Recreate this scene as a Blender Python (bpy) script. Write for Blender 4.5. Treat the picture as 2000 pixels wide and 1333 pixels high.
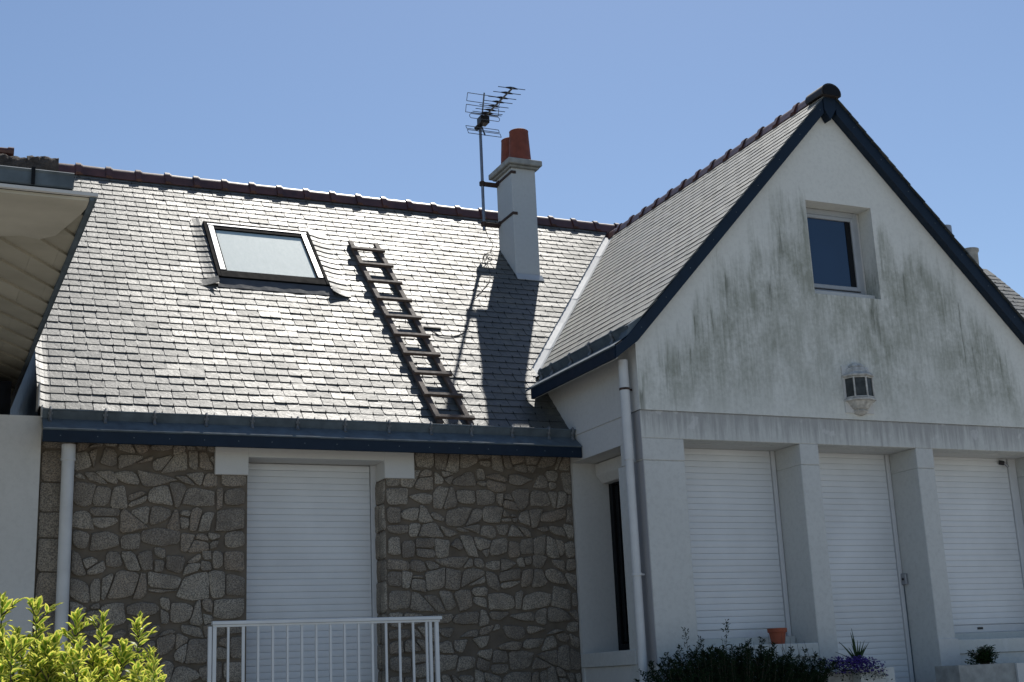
import bpy, bmesh, math, random
from mathutils import Vector, Matrix, noise
from mathutils.geometry import tessellate_polygon

for o in list(bpy.data.objects): bpy.data.objects.remove(o)
sc = bpy.context.scene
COL = sc.collection
V = Vector
rad = math.radians

# ------------------------------------------------------------------ camera, sky, sun, exposure
cam_d = bpy.data.cameras.new('camera'); cam = bpy.data.objects.new('camera', cam_d); COL.objects.link(cam)
cam_d.sensor_width = 36.0; cam_d.lens = 46.286; cam_d.clip_start = 0.05; cam_d.clip_end = 2000
cx = V((0.913764, -0.403949, -0.043136)); cy = V((0.062489, 0.244682, -0.967588)); cz = V((0.401411, 0.881451, 0.248824))
cam.matrix_world = Matrix(((cx.x, -cy.x, -cz.x, 0), (cx.y, -cy.y, -cz.y, 0), (cx.z, -cy.z, -cz.z, 1.6), (0, 0, 0, 1)))
sc.camera = cam

SUN_EL, SUN_AZ = rad(56.2), rad(31.8)          # azimuth from +Y towards +X
w = bpy.data.worlds.new('World'); sc.world = w; w.use_nodes = True
nt = w.node_tree; nt.nodes.clear()
sky = nt.nodes.new('ShaderNodeTexSky'); sky.sky_type = 'NISHITA'; sky.sun_disc = False
sky.sun_elevation = SUN_EL; sky.sun_rotation = SUN_AZ
sky.air_density = 1.0; sky.dust_density = 0.3; sky.ozone_density = 3.0; sky.altitude = 20
bg = nt.nodes.new('ShaderNodeBackground'); bg.inputs[1].default_value = 0.110
wo = nt.nodes.new('ShaderNodeOutputWorld')
nt.links.new(sky.outputs[0], bg.inputs[0]); nt.links.new(bg.outputs[0], wo.inputs[0])

sd = bpy.data.lights.new('sun', 'SUN'); sd.energy = 4.9; sd.angle = rad(0.53); sd.color = (1.0, 0.955, 0.875)
sun = bpy.data.objects.new('sun', sd); COL.objects.link(sun)
sdir = V((math.cos(SUN_EL)*math.sin(SUN_AZ), math.cos(SUN_EL)*math.cos(SUN_AZ), math.sin(SUN_EL)))
sun.rotation_euler = sdir.to_track_quat('Z', 'Y').to_euler(); sun.location = (20, 30, 40)

sc.render.engine = 'CYCLES'
vs = sc.view_settings; vs.view_transform = 'Standard'; vs.look = 'None'; vs.exposure = 0.0; vs.gamma = 1.0; vs.use_curve_mapping = False
sc.cycles.max_bounces = 8; sc.cycles.diffuse_bounces = 4

# ------------------------------------------------------------------ materials
def new_mat(name):
    m = bpy.data.materials.new(name); m.use_nodes = True
    t = m.node_tree; b = t.nodes['Principled BSDF']
    return m, t, b
def N(t, typ, **kw):
    n = t.nodes.new(typ)
    for k, v in kw.items(): setattr(n, k, v)
    return n
def geo_pos(t, scale=(1, 1, 1)):
    g = N(t, 'ShaderNodeNewGeometry'); mp = N(t, 'ShaderNodeMapping'); mp.inputs['Scale'].default_value = scale
    t.links.new(g.outputs['Position'], mp.inputs['Vector']); return mp.outputs[0]
def noise_n(t, vec, scale, detail=4, rough=0.55):
    n = N(t, 'ShaderNodeTexNoise'); n.inputs['Scale'].default_value = scale; n.inputs['Detail'].default_value = detail
    n.inputs['Roughness'].default_value = rough; t.links.new(vec, n.inputs['Vector']); return n.outputs['Fac']
def ramp(t, fac, stops):
    r = N(t, 'ShaderNodeValToRGB'); el = r.color_ramp.elements
    while len(el) < len(stops): el.new(0.5)
    for e, (p, c) in zip(el, stops):
        e.position = p; e.color = (c[0], c[1], c[2], 1) if hasattr(c, '__len__') else (c, c, c, 1)
    t.links.new(fac, r.inputs[0]); return r.outputs[0]
def mixc(t, fac, a, b, mode='MIX'):
    m = N(t, 'ShaderNodeMix', data_type='RGBA', blend_type=mode)
    for sock, v in ((m.inputs[0], fac), (m.inputs[6], a), (m.inputs[7], b)):
        if isinstance(v, (int, float)): sock.default_value = v
        elif isinstance(v, (tuple, list)): sock.default_value = (v[0], v[1], v[2], 1)
        else: t.links.new(v, sock)
    return m.outputs[2]
def mth(t, op, a, b=None, c=None, clamp=False):
    m = N(t, 'ShaderNodeMath', operation=op); m.use_clamp = clamp
    for i, v in enumerate((a, b, c)):
        if v is None: continue
        if isinstance(v, (int, float)): m.inputs[i].default_value = v
        else: t.links.new(v, m.inputs[i])
    return m.outputs[0]
def bump(t, b, h, strength=0.3, dist=0.01):
    n = N(t, 'ShaderNodeBump'); n.inputs['Strength'].default_value = strength; n.inputs['Distance'].default_value = dist
    t.links.new(h, n.inputs['Height']); t.links.new(n.outputs[0], b.inputs['Normal'])
def simple(name, col, rough=0.5, metal=0.0, var=0.12, scale=6.0, bump_s=0.0, bscale=60, bdist=0.003, spec=0.5):
    m, t, b = new_mat(name)
    p = geo_pos(t)
    f = noise_n(t, p, scale)
    lo = tuple(c*(1-var) for c in col); hi = tuple(min(1, c*(1+var)) for c in col)
    t.links.new(ramp(t, f, [(0.3, lo), (0.7, hi)]), b.inputs['Base Color'])
    r = ramp(t, noise_n(t, p, scale*2.3), [(0.3, max(0, rough-0.06)), (0.7, min(1, rough+0.06))]); t.links.new(r, b.inputs['Roughness'])
    b.inputs['Metallic'].default_value = metal; b.inputs['Specular IOR Level'].default_value = spec
    if bump_s: bump(t, b, noise_n(t, p, bscale, 6), bump_s, bdist)
    return m

def make_slate_mat(name='slate', lichen=1.0):
    m, t, b = new_mat(name)
    oi = N(t, 'ShaderNodeObjectInfo'); at = N(t, 'ShaderNodeAttribute', attribute_name='rnd')
    r = mth(t, 'FRACT', mth(t, 'ADD', oi.outputs['Random'], at.outputs['Fac']))
    p = geo_pos(t)
    base = ramp(t, r, [(0.0, (0.014, 0.022, 0.025)), (0.45, (0.020, 0.029, 0.032)), (0.8, (0.030, 0.038, 0.039)), (1.0, (0.062, 0.063, 0.055))])
    f1 = noise_n(t, p, 22, 8, 0.7)
    base = mixc(t, ramp(t, f1, [(0.42, 0.0), (0.66, 0.5)]), base, (0.085, 0.085, 0.072))
    f2 = noise_n(t, p, 3.1, 6, 0.65)
    base = mixc(t, ramp(t, f2, [(0.55, 0.0), (0.72, 0.55*lichen)]), base, (0.15, 0.145, 0.115))
    v = N(t, 'ShaderNodeTexVoronoi'); v.inputs['Scale'].default_value = 9.0; t.links.new(p, v.inputs['Vector'])
    spot = ramp(t, v.outputs['Distance'], [(0.06, 1.0), (0.13, 0.0)])
    spot = mth(t, 'MULTIPLY', spot, ramp(t, noise_n(t, p, 2.0, 2), [(0.55, 0.0), (0.7, 0.6)]))
    base = mixc(t, spot, base, (0.02, 0.022, 0.02))
    t.links.new(base, b.inputs['Base Color'])
    ro = mth(t, 'ADD', mth(t, 'MULTIPLY', r, 0.10), mth(t, 'MULTIPLY', f1, 0.22))
    ro = mth(t, 'ADD', ro, 0.39)
    t.links.new(ro, b.inputs['Roughness'])
    b.inputs['Specular IOR Level'].default_value = 0.75
    b.inputs['Sheen Weight'].default_value = 0.75; b.inputs['Sheen Roughness'].default_value = 0.30; b.inputs['Sheen Tint'].default_value = (0.95, 0.94, 0.88, 1)
    h = mth(t, 'ADD', noise_n(t, geo_pos(t, (1, 1, 1)), 34, 8, 0.68), mth(t, 'MULTIPLY', noise_n(t, p, 9, 3), 0.7))
    bump(t, b, h, 0.75, 0.005)
    return m
M = {}
M['slate'] = make_slate_mat()

def make_render_wall(name, base=(0.60, 0.60, 0.58), gable=False, drips=False, grime=0.25):
    """white painted render; algae runs on the gable and drip marks on the beam are stains on the paint"""
    m, t, b = new_mat(name)
    p = geo_pos(t)
    f = noise_n(t, p, 1.3, 5, 0.6)
    col = ramp(t, f, [(0.3, tuple(c*0.93 for c in base)), (0.7, base)])
    fine = noise_n(t, p, 26, 6, 0.7)
    col = mixc(t, ramp(t, fine, [(0.45, 0.0), (0.8, grime)]), col, (0.30, 0.30, 0.29))
    if gable:
        g = N(t, 'ShaderNodeNewGeometry'); s = N(t, 'ShaderNodeSeparateXYZ'); t.links.new(g.outputs['Position'], s.inputs[0])
        # vertical distance under the gable slope
        ax = mth(t, 'ABSOLUTE', mth(t, 'SUBTRACT', s.outputs['X'], 7.84))
        rake = mth(t, 'SUBTRACT', 6.95, mth(t, 'MULTIPLY', ax, 1.07))
        d = mth(t, 'SUBTRACT', rake, s.outputs['Z'])
        cg = mth(t, 'DIVIDE', mth(t, 'SUBTRACT', s.outputs['X'], 7.93), 0.46)
        d = mth(t, 'SUBTRACT', d, mth(t, 'MULTIPLY', mth(t, 'EXPONENT', mth(t, 'MULTIPLY', mth(t, 'MULTIPLY', cg, cg), -1.0)), 1.1))
        d = mth(t, 'SUBTRACT', d, 0.10)
        streak_v = geo_pos(t, (11, 11, 0.9)); st = noise_n(t, streak_v, 1.0, 6, 0.7)
        streak2 = noise_n(t, geo_pos(t, (34, 34, 2.0)), 1.0, 5, 0.7)
        big = noise_n(t, geo_pos(t, (3.2, 3.2, 0.7)), 1.0, 4, 0.6)
        edge = mth(t, 'ADD', mth(t, 'MULTIPLY', mth(t, 'SUBTRACT', st, 0.5), 1.5), mth(t, 'MULTIPLY', mth(t, 'SUBTRACT', big, 0.5), 1.7))
        dd = mth(t, 'ADD', d, edge)
        mask = ramp(t, mth(t, 'MULTIPLY', dd, 0.5), [(0.10, 0.0), (0.30, 0.70), (0.42, 0.85), (0.70, 0.60), (1.0, 0.48)])
        # nothing grows just above the string course
        low = ramp(t, mth(t, 'SUBTRACT', s.outputs['Z'], 3.75), [(0.0, 0.25), (0.35, 1.0)])
        blot = noise_n(t, geo_pos(t, (4.5, 4.5, 2.4)), 1.0, 6, 0.68)
        mot = ramp(t, mth(t, 'ADD', mth(t, 'MULTIPLY', blot, 0.55), mth(t, 'ADD', mth(t, 'MULTIPLY', fine, 0.2), mth(t, 'MULTIPLY', streak2, 0.34))), [(0.43, 0.12), (0.62, 1.0)])
        fac = mth(t, 'MULTIPLY', mth(t, 'MULTIPLY', mask, low), mth(t, 'MULTIPLY', mot, 0.95))
        col = mixc(t, fac, col, (0.225, 0.238, 0.188))
        # dark heads of the runs
        head = ramp(t, mth(t, 'MULTIPLY', dd, 0.5), [(0.25, 0.0), (0.32, 1.0), (0.50, 0.0)])
        hs = ramp(t, noise_n(t, geo_pos(t, (17, 17, 0.9)), 1.0, 3), [(0.52, 0.0), (0.66, 1.0)])
        col = mixc(t, mth(t, 'MULTIPLY', mth(t, 'MULTIPLY', head, hs), 0.8), col, (0.13, 0.14, 0.11))
    if drips:
        g = N(t, 'ShaderNodeNewGeometry'); s = N(t, 'ShaderNodeSeparateXYZ'); t.links.new(g.outputs['Position'], s.inputs[0])
        dz = mth(t, 'SUBTRACT', 3.79, s.outputs['Z'])
        st = noise_n(t, geo_pos(t, (26, 26, 1.6)), 1.0, 5, 0.7)
        lim = mth(t, 'SUBTRACT', mth(t, 'MULTIPLY', st, 1.1), mth(t, 'MULTIPLY', dz, 1.2))
        fac = ramp(t, lim, [(0.26, 0.0), (0.52, 0.75)])
        col = mixc(t, fac, col, (0.31, 0.305, 0.30))
        col = mixc(t, ramp(t, mth(t, 'ADD', dz, mth(t, 'MULTIPLY', fine, 0.03)), [(0.012, 0.75), (0.04, 0.0)]), col, (0.10, 0.105, 0.10))
        col = mixc(t, ramp(t, noise_n(t, p, 7, 4), [(0.6, 0.0), (0.66, 0.4)]), col, (0.66, 0.66, 0.64))
    t.links.new(col, b.inputs['Base Color'])
    b.inputs['Roughness'].default_value = 0.85; b.inputs['Specular IOR Level'].default_value = 0.25
    bump(t, b, noise_n(t, p, 70, 6, 0.65), 0.35, 0.004)
    return m
M['render'] = make_render_wall('white_render')
M['gable'] = make_render_wall('stained_white_render', base=(0.70, 0.71, 0.67), gable=True)
M['beam'] = make_render_wall('drip_stained_render', base=(0.575, 0.585, 0.555), drips=True)
M['pillar'] = make_render_wall('pillar_render', base=(0.57, 0.58, 0.56), grime=0.35)
M['side_shade'] = make_render_wall('shaded_side_render', base=(0.34, 0.34, 0.35), grime=0.4)
M['lintel'] = make_render_wall('lintel_paint', base=(0.62, 0.62, 0.60), grime=0.08)
M['chimney'] = make_render_wall('chimney_render', base=(0.56, 0.58, 0.58), grime=0.2)
M['shutter'] = simple('shutter_pvc', (0.66, 0.68, 0.695), 0.42, var=0.07, scale=2.2)
M['pvc'] = simple('white_pvc', (0.60, 0.61, 0.62), 0.35, var=0.05)
M['pipe'] = simple('painted_downpipe', (0.56, 0.57, 0.57), 0.45, var=0.08, bump_s=0.1)
M['rail'] = simple('white_painted_steel', (0.62, 0.64, 0.65), 0.35, var=0.05)
M['navy'] = simple('navy_fascia', (0.005, 0.015, 0.032), 0.5, var=0.15, spec=0.25)
M['zinc'] = simple('weathered_zinc', (0.100, 0.128, 0.15), 0.72, metal=0.0, spec=0.2, var=0.22, scale=9, bump_s=0.15, bscale=30)
M['zinc_light'] = simple('pale_zinc', (0.48, 0.49, 0.49), 0.55, metal=0.15, var=0.08, scale=7, bump_s=0.1, bscale=12, bdist=0.006)
M['black'] = simple('black_aluminium', (0.008, 0.009, 0.011), 0.6, var=0.2, spec=0.15)
M['grey_alu'] = simple('grey_aluminium', (0.30, 0.31, 0.33), 0.42, metal=0.5, var=0.06)
M['frame_grey'] = simple('grey_window_frame', (0.34, 0.36, 0.38), 0.4, var=0.08)
M['dark_glass'] = simple('dark_glass', (0.012, 0.014, 0.018), 0.06, var=0.1, spec=0.7)
M['blue_glass'] = simple('blue_glass', (0.016, 0.042, 0.095), 0.08, var=0.1, scale=1.2, spec=0.6)
M['sky_black'] = simple('matt_black_frame', (0.006, 0.0065, 0.008), 0.85, var=0.2, spec=0.05)
M['old_white'] = simple('chalky_white_metal', (0.46, 0.45, 0.42), 0.6, var=0.35, scale=22)
M['hook'] = simple('lit_hook_zinc', (0.14, 0.155, 0.17), 0.55, metal=0.2, var=0.3, scale=30)  # same zinc as the gutter, lightened for the light the hooks catch
M['apron'] = simple('grey_lead_apron', (0.085, 0.088, 0.095), 0.75, var=0.15, scale=12, spec=0.2)
M['lamp_glass'] = simple('dusty_lamp_glass', (0.045, 0.05, 0.05), 0.4, var=0.4, scale=20, spec=0.25)
M['ridge_end'] = simple('dark_ridge_end', (0.030, 0.024, 0.022), 0.6, var=0.4, scale=12, bump_s=0.3)  # darker and greyer than the other ridge tiles
M['rust'] = simple('rusty_iron', (0.05, 0.028, 0.02), 0.75, var=0.5, scale=30, bump_s=0.3)
M['antenna'] = simple('antenna_aluminium', (0.13, 0.15, 0.18), 0.45, metal=0.6, var=0.1)
M['mast'] = simple('mast_steel', (0.20, 0.22, 0.26), 0.42, metal=0.7, var=0.2, scale=12)
M['plastic_black'] = simple('black_plastic', (0.008, 0.008, 0.010), 0.5)
M['ridge'] = simple('brown_ridge_tile', (0.085, 0.034, 0.025), 0.42, var=0.4, scale=7, bump_s=0.2, bscale=40)
M['pot'] = simple('terracotta_chimney_pot', (0.20, 0.050, 0.028), 0.75, var=0.22, scale=9, bump_s=0.25)
M['terracotta'] = simple('terracotta_flowerpot', (0.30, 0.075, 0.035), 0.8, var=0.12, scale=14)
M['concrete'] = simple('concrete', (0.33, 0.33, 0.31), 0.9, var=0.22, scale=11, bump_s=0.3)
M['wood'] = simple('weathered_wood', (0.095, 0.066, 0.052), 0.75, var=0.35, scale=14, bump_s=0.4, bscale=50)
M['mortar'] = simple('dark_mortar', (0.135, 0.112, 0.086), 0.95, var=0.2, scale=8, bump_s=0.5, bscale=60, bdist=0.006)
M['ground'] = simple('pale_gravel_ground', (0.31, 0.29, 0.255), 0.95, var=0.25, scale=3, bump_s=0.5, bscale=90, bdist=0.01)
M['terrace'] = simple('terrace_paving', (0.38, 0.36, 0.32), 0.8, var=0.1, scale=5)
M['moss'] = simple('mossy_tile', (0.075, 0.058, 0.045), 0.95, var=0.6, scale=24, bump_s=1.0, bscale=45, bdist=0.02)
M['dark'] = simple('dark_interior', (0.01, 0.01, 0.011), 0.9)
M['slate_cheek_and_shade'] = simple('slate_cladding_and_shade', (0.014, 0.018, 0.028), 0.6, spec=0.2, var=0.5, scale=6, bump_s=0.5, bscale=10)

def make_granite():
    m, t, b = new_mat('granite_stone')
    oi = N(t, 'ShaderNodeObjectInfo'); at = N(t, 'ShaderNodeAttribute', attribute_name='rnd'); p = geo_pos(t)
    base = ramp(t, mth(t, 'FRACT', mth(t, 'ADD', oi.outputs['Random'], at.outputs['Fac'])), [(0.0, (0.25, 0.21, 0.165)), (0.35, (0.34, 0.295, 0.235)), (0.7, (0.44, 0.39, 0.315)), (1.0, (0.31, 0.245, 0.18))])
    sp = noise_n(t, p, 95, 5, 0.75)
    base = mixc(t, ramp(t, sp, [(0.44, 0.0), (0.56, 0.8)]), base, (0.07, 0.062, 0.055))
    sp2 = noise_n(t, p, 130, 3, 0.7)
    base = mixc(t, ramp(t, sp2, [(0.56, 0.0), (0.66, 0.75)]), base, (0.44, 0.42, 0.38))
    base = mixc(t, ramp(t, noise_n(t, p, 6, 4), [(0.45, 0.0), (0.75, 0.6)]), base, (0.105, 0.088, 0.072))
    t.links.new(base, b.inputs['Base Color']); b.inputs['Roughness'].default_value = 0.9
    bump(t, b, noise_n(t, p, 55, 8, 0.75), 0.7, 0.010)
    return m
M['granite'] = make_granite()

def make_soffit(name, c, grime):
    m, t, b = new_mat(name); p = geo_pos(t)
    oi = N(t, 'ShaderNodeObjectInfo')
    col = ramp(t, oi.outputs['Random'], [(0.0, tuple(x*0.86 for x in c)), (1.0, c)])
    col = mixc(t, ramp(t, noise_n(t, p, 2.4, 5), [(0.4, 0.0), (0.7, grime)]), col, (0.22, 0.20, 0.15))
    t.links.new(col, b.inputs['Base Color']); b.inputs['Roughness'].default_value = 0.9
    bump(t, b, noise_n(t, p, 40, 5), 0.2, 0.004); return m
M['soffit'] = make_soffit('soffit_board', (0.48, 0.445, 0.35), 0.5)
M['plaster'] = make_soffit('patched_plaster', (0.56, 0.53, 0.44), 0.35)

def make_pane_frost():
    m, t, b = new_mat('misted_skylight_glass'); p = geo_pos(t)
    f = noise_n(t, geo_pos(t, (9, 2.2, 2.2)), 2.6, 8, 0.8)
    col = ramp(t, f, [(0.25, (0.43, 0.52, 0.50)), (0.5, (0.49, 0.575, 0.555)), (0.75, (0.56, 0.63, 0.61))])
    t.links.new(col, b.inputs['Base Color'])
    t.links.new(ramp(t, noise_n(t, p, 70, 3), [(0.35, 0.64), (0.7, 0.70)]), b.inputs['Roughness'])
    b.inputs['Specular IOR Level'].default_value = 0.5
    return m
M['frost'] = make_pane_frost()

def leaf_mat(name, cin, cout, trans=0.4, attr='edge', rough=0.4, spec=0.5):
    m, t, b = new_mat(name); b.inputs['Specular IOR Level'].default_value = spec
    at = N(t, 'ShaderNodeAttribute', attribute_name=attr); rn = N(t, 'ShaderNodeAttribute', attribute_name='rnd'); oi = N(t, 'ShaderNodeObjectInfo')
    r = mth(t, 'FRACT', mth(t, 'ADD', oi.outputs['Random'], rn.outputs['Fac']))
    jag = mth(t, 'ADD', at.outputs['Fac'], mth(t, 'MULTIPLY', mth(t, 'SUBTRACT', noise_n(t, geo_pos(t), 160, 2), 0.5), 0.8))
    col = mixc(t, ramp(t, jag, [(0.35, 0.0), (0.6, 1.0)]), cin, cout)
    col = mixc(t, mth(t, 'MULTIPLY', r, 0.5), col, tuple(c*0.55 for c in cin))
    t.links.new(col, b.inputs['Base Color']); b.inputs['Roughness'].default_value = rough
    tr = N(t, 'ShaderNodeBsdfTranslucent'); t.links.new(col, tr.inputs['Color'])
    mx = N(t, 'ShaderNodeMixShader'); mx.inputs[0].default_value = trans
    out = t.nodes['Material Output']
    t.links.new(b.outputs[0], mx.inputs[1]); t.links.new(tr.outputs[0], mx.inputs[2]); t.links.new(mx.outputs[0], out.inputs[0])
    return m
M['leaf_gold'] = leaf_mat('gold_variegated_leaf', (0.20, 0.34, 0.03), (0.92, 0.86, 0.17), 0.58)
M['leaf_dark'] = leaf_mat('dark_needle_leaf', (0.012, 0.028, 0.012), (0.018, 0.038, 0.016), 0.1, rough=0.8, spec=0.1)
M['leaf_green'] = leaf_mat('green_leaf', (0.018, 0.050, 0.018), (0.028, 0.065, 0.022), 0.2, spec=0.2)
M['petal'] = leaf_mat('violet_petal', (0.060, 0.032, 0.22), (0.12, 0.07, 0.34), 0.2, spec=0.15)
M['stem'] = simple('plant_stem', (0.055, 0.045, 0.03), 0.8)

# ------------------------------------------------------------------ mesh helpers
class MB:
    def __init__(s): s.v = []; s.f = []; s.a = []; s.r = []; s.mi = []
    def add(s, vs, fs, r=None, a=None, mi=0):
        n = len(s.v); s.v += [tuple(x) for x in vs]; s.f += [tuple(i+n for i in f) for f in fs]; s.mi += [mi]*len(fs)
        s.r += [r if r is not None else 0.0]*len(vs); s.a += (a if a is not None else [0.0]*len(vs)); return s
    def box(s, x0, x1, y0, y1, z0, z1, r=None, mi=0):
        vs = [(x, y, z) for z in (z0, z1) for y in (y0, y1) for x in (x0, x1)]
        return s.add(vs, [(0, 2, 3, 1), (4, 5, 7, 6), (0, 1, 5, 4), (2, 6, 7, 3), (0, 4, 6, 2), (1, 3, 7, 5)], r, mi=mi)
    def obox(s, o, u, v, w_, r=None):
        """box from corner o along vectors u, v, w"""
        o, u, v, w_ = V(o), V(u), V(v), V(w_)
        vs = [o + u*i + v*j + w_*k for k in (0, 1) for j in (0, 1) for i in (0, 1)]
        return s.add(vs, [(0, 2, 3, 1), (4, 5, 7, 6), (0, 1, 5, 4), (2, 6, 7, 3), (0, 4, 6, 2), (1, 3, 7, 5)], r)
    def prism(s, top, off, r=None, a=None):
        """polygon extruded by vector off"""
        top = [V(p) for p in top]; off = V(off); n = len(top)
        vs = top + [p + off for p in top]
        fs = [tuple(range(n)), tuple(range(2*n-1, n-1, -1))] + [(i, n+i, n+(i+1) % n, (i+1) % n) for i in range(n)]
        return s.add(vs, fs, r)
    def tube(s, pts, rr, n=8, cap=True):
        pts = [V(p) for p in pts]; rr = rr if hasattr(rr, '__len__') else [rr]*len(pts)
        vs = []; fs = []; up = V((0, 0, 1)); prev = None
        for i, p in enumerate(pts):
            d = (pts[min(i+1, len(pts)-1)] - pts[max(i-1, 0)]).normalized()
            if prev is None:
                a = d.cross(up) if abs(d.z) < 0.95 else d.cross(V((1, 0, 0)))
            else: a = prev - d*prev.dot(d)
            a.normalize(); prev = a; b = d.cross(a)
            vs += [p + (a*math.cos(2*math.pi*k/n) + b*math.sin(2*math.pi*k/n))*rr[i] for k in range(n)]
        for i in range(len(pts)-1):
            fs += [(i*n+k, i*n+(k+1) % n, (i+1)*n+(k+1) % n, (i+1)*n+k) for k in range(n)]
        if cap: fs += [tuple(range(n-1, -1, -1)), tuple((len(pts)-1)*n+k for k in range(n))]
        return s.add(vs, fs)
    def lathe(s, c, prof, n=24, a0=0, a1=2*math.pi, cap=True):
        c = V(c); full = abs(a1-a0-2*math.pi) < 1e-6; m_ = n if full else n+1; vs = []
        for (r, z) in prof:
            for k in range(m_):
                an = a0 + (a1-a0)*k/n; vs.append(c + V((r*math.cos(an), r*math.sin(an), z)))
        fs = []
        for i in range(len(prof)-1):
            for k in range(n):
                k2 = (k+1) % m_; fs.append((i*m_+k, i*m_+k2, (i+1)*m_+k2, (i+1)*m_+k))
        if cap: fs += [tuple(range(m_-1, -1, -1)), tuple((len(prof)-1)*m_+k for k in range(m_))]
        return s.add(vs, fs)
    def extr(s, prof, axis, a, b, closed=True, caps=True):
        """profile (list of 2d) extruded along x ('X': prof=(y,z)) or along y ('Y': prof=(x,z))"""
        g = (lambda q, t_: (t_, q[0], q[1])) if axis == 'X' else (lambda q, t_: (q[0], t_, q[1]))
        n = len(prof); vs = [g(q, a) for q in prof] + [g(q, b) for q in prof]
        fs = [(i, (i+1) % n, n+(i+1) % n, n+i) for i in range(n if closed else n-1)]
        if closed and caps: fs += [tuple(range(n-1, -1, -1)), tuple(range(n, 2*n))]
        return s.add(vs, fs)
    def shell(s, outer, inner, axis, a, b):
        """open section with thickness: outer and inner polylines of equal length, extruded, closed all round"""
        g = (lambda q, t_: (t_, q[0], q[1])) if axis == 'X' else (lambda q, t_: (q[0], t_, q[1]))
        n = len(outer); vs = [g(q, a) for q in outer] + [g(q, a) for q in inner] + [g(q, b) for q in outer] + [g(q, b) for q in inner]; fs = []
        for i in range(n-1):
            fs += [(i, i+1, n+i+1, n+i), (2*n+i, 2*n+i+1, 3*n+i+1, 3*n+i), (i, i+1, 2*n+i+1, 2*n+i), (n+i, n+i+1, 3*n+i+1, 3*n+i)]
        fs += [(0, n, 3*n, 2*n), (n-1, 2*n-1, 4*n-1, 3*n-1)]
        return s.add(vs, fs)
    def mesh(s, name, mat, smooth=False, bevel=0):
        me = bpy.data.meshes.new(name); me.from_pydata(s.v, [], s.f)
        bm = bmesh.new(); bm.from_mesh(me)
        if bevel: bmesh.ops.bevel(bm, geom=[e for e in bm.edges if e.is_manifold and e.calc_face_angle(0) > 0.5], offset=bevel, segments=1, affect='EDGES', clamp_overlap=True)
        else:
            pass
        bmesh.ops.recalc_face_normals(bm, faces=bm.faces); bm.to_mesh(me); bm.free()
        if not bevel:
            at = me.attributes.new('rnd', 'FLOAT', 'POINT'); at.data.foreach_set('value', s.r)
            if any(s.a): at = me.attributes.new('edge', 'FLOAT', 'POINT'); at.data.foreach_set('value', s.a)
        mats = mat if isinstance(mat, (list, tuple)) else [mat]
        for m_ in mats: me.materials.append(m_)
        if len(mats) > 1 and not bevel: me.polygons.foreach_set('material_index', s.mi)
        if smooth:
            for p in me.polygons: p.use_smooth = True
            try: me.set_sharp_from_angle(angle=rad(35))
            except Exception: pass
        return me
def link(name, data, parent=None, mw=None):
    o = bpy.data.objects.new(name, data); COL.objects.link(o)
    o['_w'] = 1
    if parent is not None:
        o.parent = parent
        o.matrix_parent_inverse = PW.get(parent.name, Matrix()).inverted()
    if mw is not None: o.matrix_basis = mw
    PW[o.name] = mw if mw is not None else Matrix()
    del o['_w']
    return o
PW = {}
def part(name, mb, mat, parent, smooth=False, bevel=0, label=None, kind=None):
    o = link(name, mb.mesh(name, mat, smooth, bevel), parent)
    if label: o['label'] = label
    if kind: o['kind'] = kind
    return o
def thing(name, label, cat, loc, group=None):
    o = link(name, None, None, Matrix.Translation(V(loc))); o.empty_display_size = 0.2
    o['label'] = label; o['category'] = cat
    if group: o['group'] = group
    return o
def struct(name, mb, mat):
    o = link(name, mb.mesh(name, mat)); o['kind'] = 'structure'; return o
def clip2(poly, a, b, c):
    """keep a*x+b*y<=c"""
    out = []
    for i in range(len(poly)):
        p, q = poly[i], poly[(i+1) % len(poly)]
        dp, dq = a*p[0]+b*p[1]-c, a*q[0]+b*q[1]-c
        if dp <= 0: out.append(p)
        if (dp < 0 < dq) or (dq < 0 < dp):
            k = dp/(dp-dq); out.append((p[0]+(q[0]-p[0])*k, p[1]+(q[1]-p[1])*k))
    return out
def area2(poly): return 0.5*abs(sum(poly[i][0]*poly[(i+1) % len(poly)][1]-poly[(i+1) % len(poly)][0]*poly[i][1] for i in range(len(poly))))
def face_with_holes(mb, outer, holes, place, depth_vec=None):
    """flat wall face with openings; place maps 2d to 3d; reveals go back by depth_vec"""
    loops = [outer] + holes
    tess = tessellate_polygon([[V((p[0], p[1], 0)) for p in lp] for lp in loops])
    pts = [p for lp in loops for p in lp]
    mb.add([place(p) for p in pts], [tuple(t_) for t_ in tess])
    if depth_vec is not None:
        dv = V(depth_vec)
        for lp in holes:
            n = len(lp); vs = [V(place(p)) for p in lp]; vs += [q + dv for q in vs]
            mb.add(vs, [(i, (i+1) % n, n+(i+1) % n, n+i) for i in range(n)])
def rect(x0, x1, z0, z1): return [(x0, z0), (x1, z0), (x1, z1), (x0, z1)]

# ------------------------------------------------------------------ ground
mb = MB(); mb.add([(-400, -400, 0), (400, -400, 0), (400, 400, 0), (-400, 400, 0)], [(0, 1, 2, 3)]); struct('ground', mb, M['ground'])
mb = MB(); mb.box(4.2, 10.6, 8.2, 9.59, 0.004, 1.1); struct('terrace', mb, M['terrace'])

# ------------------------------------------------------------------ house
house = thing('house', 'granite and white rendered house with glossy slate roof and a tall white gable', 'house', (6, 12, 0))
XS, YG, YS = 5.542, 9.6, 10.955
TA = 1.0349; ca = 1/math.sqrt(1+TA*TA); sa = TA*ca
ZM = lambda y: TA*y - 7.478
TB = 1.08; cb = 1/math.sqrt(1+TB*TB); sb = TB*cb
ZG = lambda x: TB*x - 1.437
TC = 1.035; cc_ = 1/math.sqrt(1+TC*TC); sc_ = TC*cc_
XR = 7.84; ZR = 7.030
ZH = lambda x: ZR - TC*(x-XR)
YR = 14.15; XE = 14.30; XL = 0.80

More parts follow.
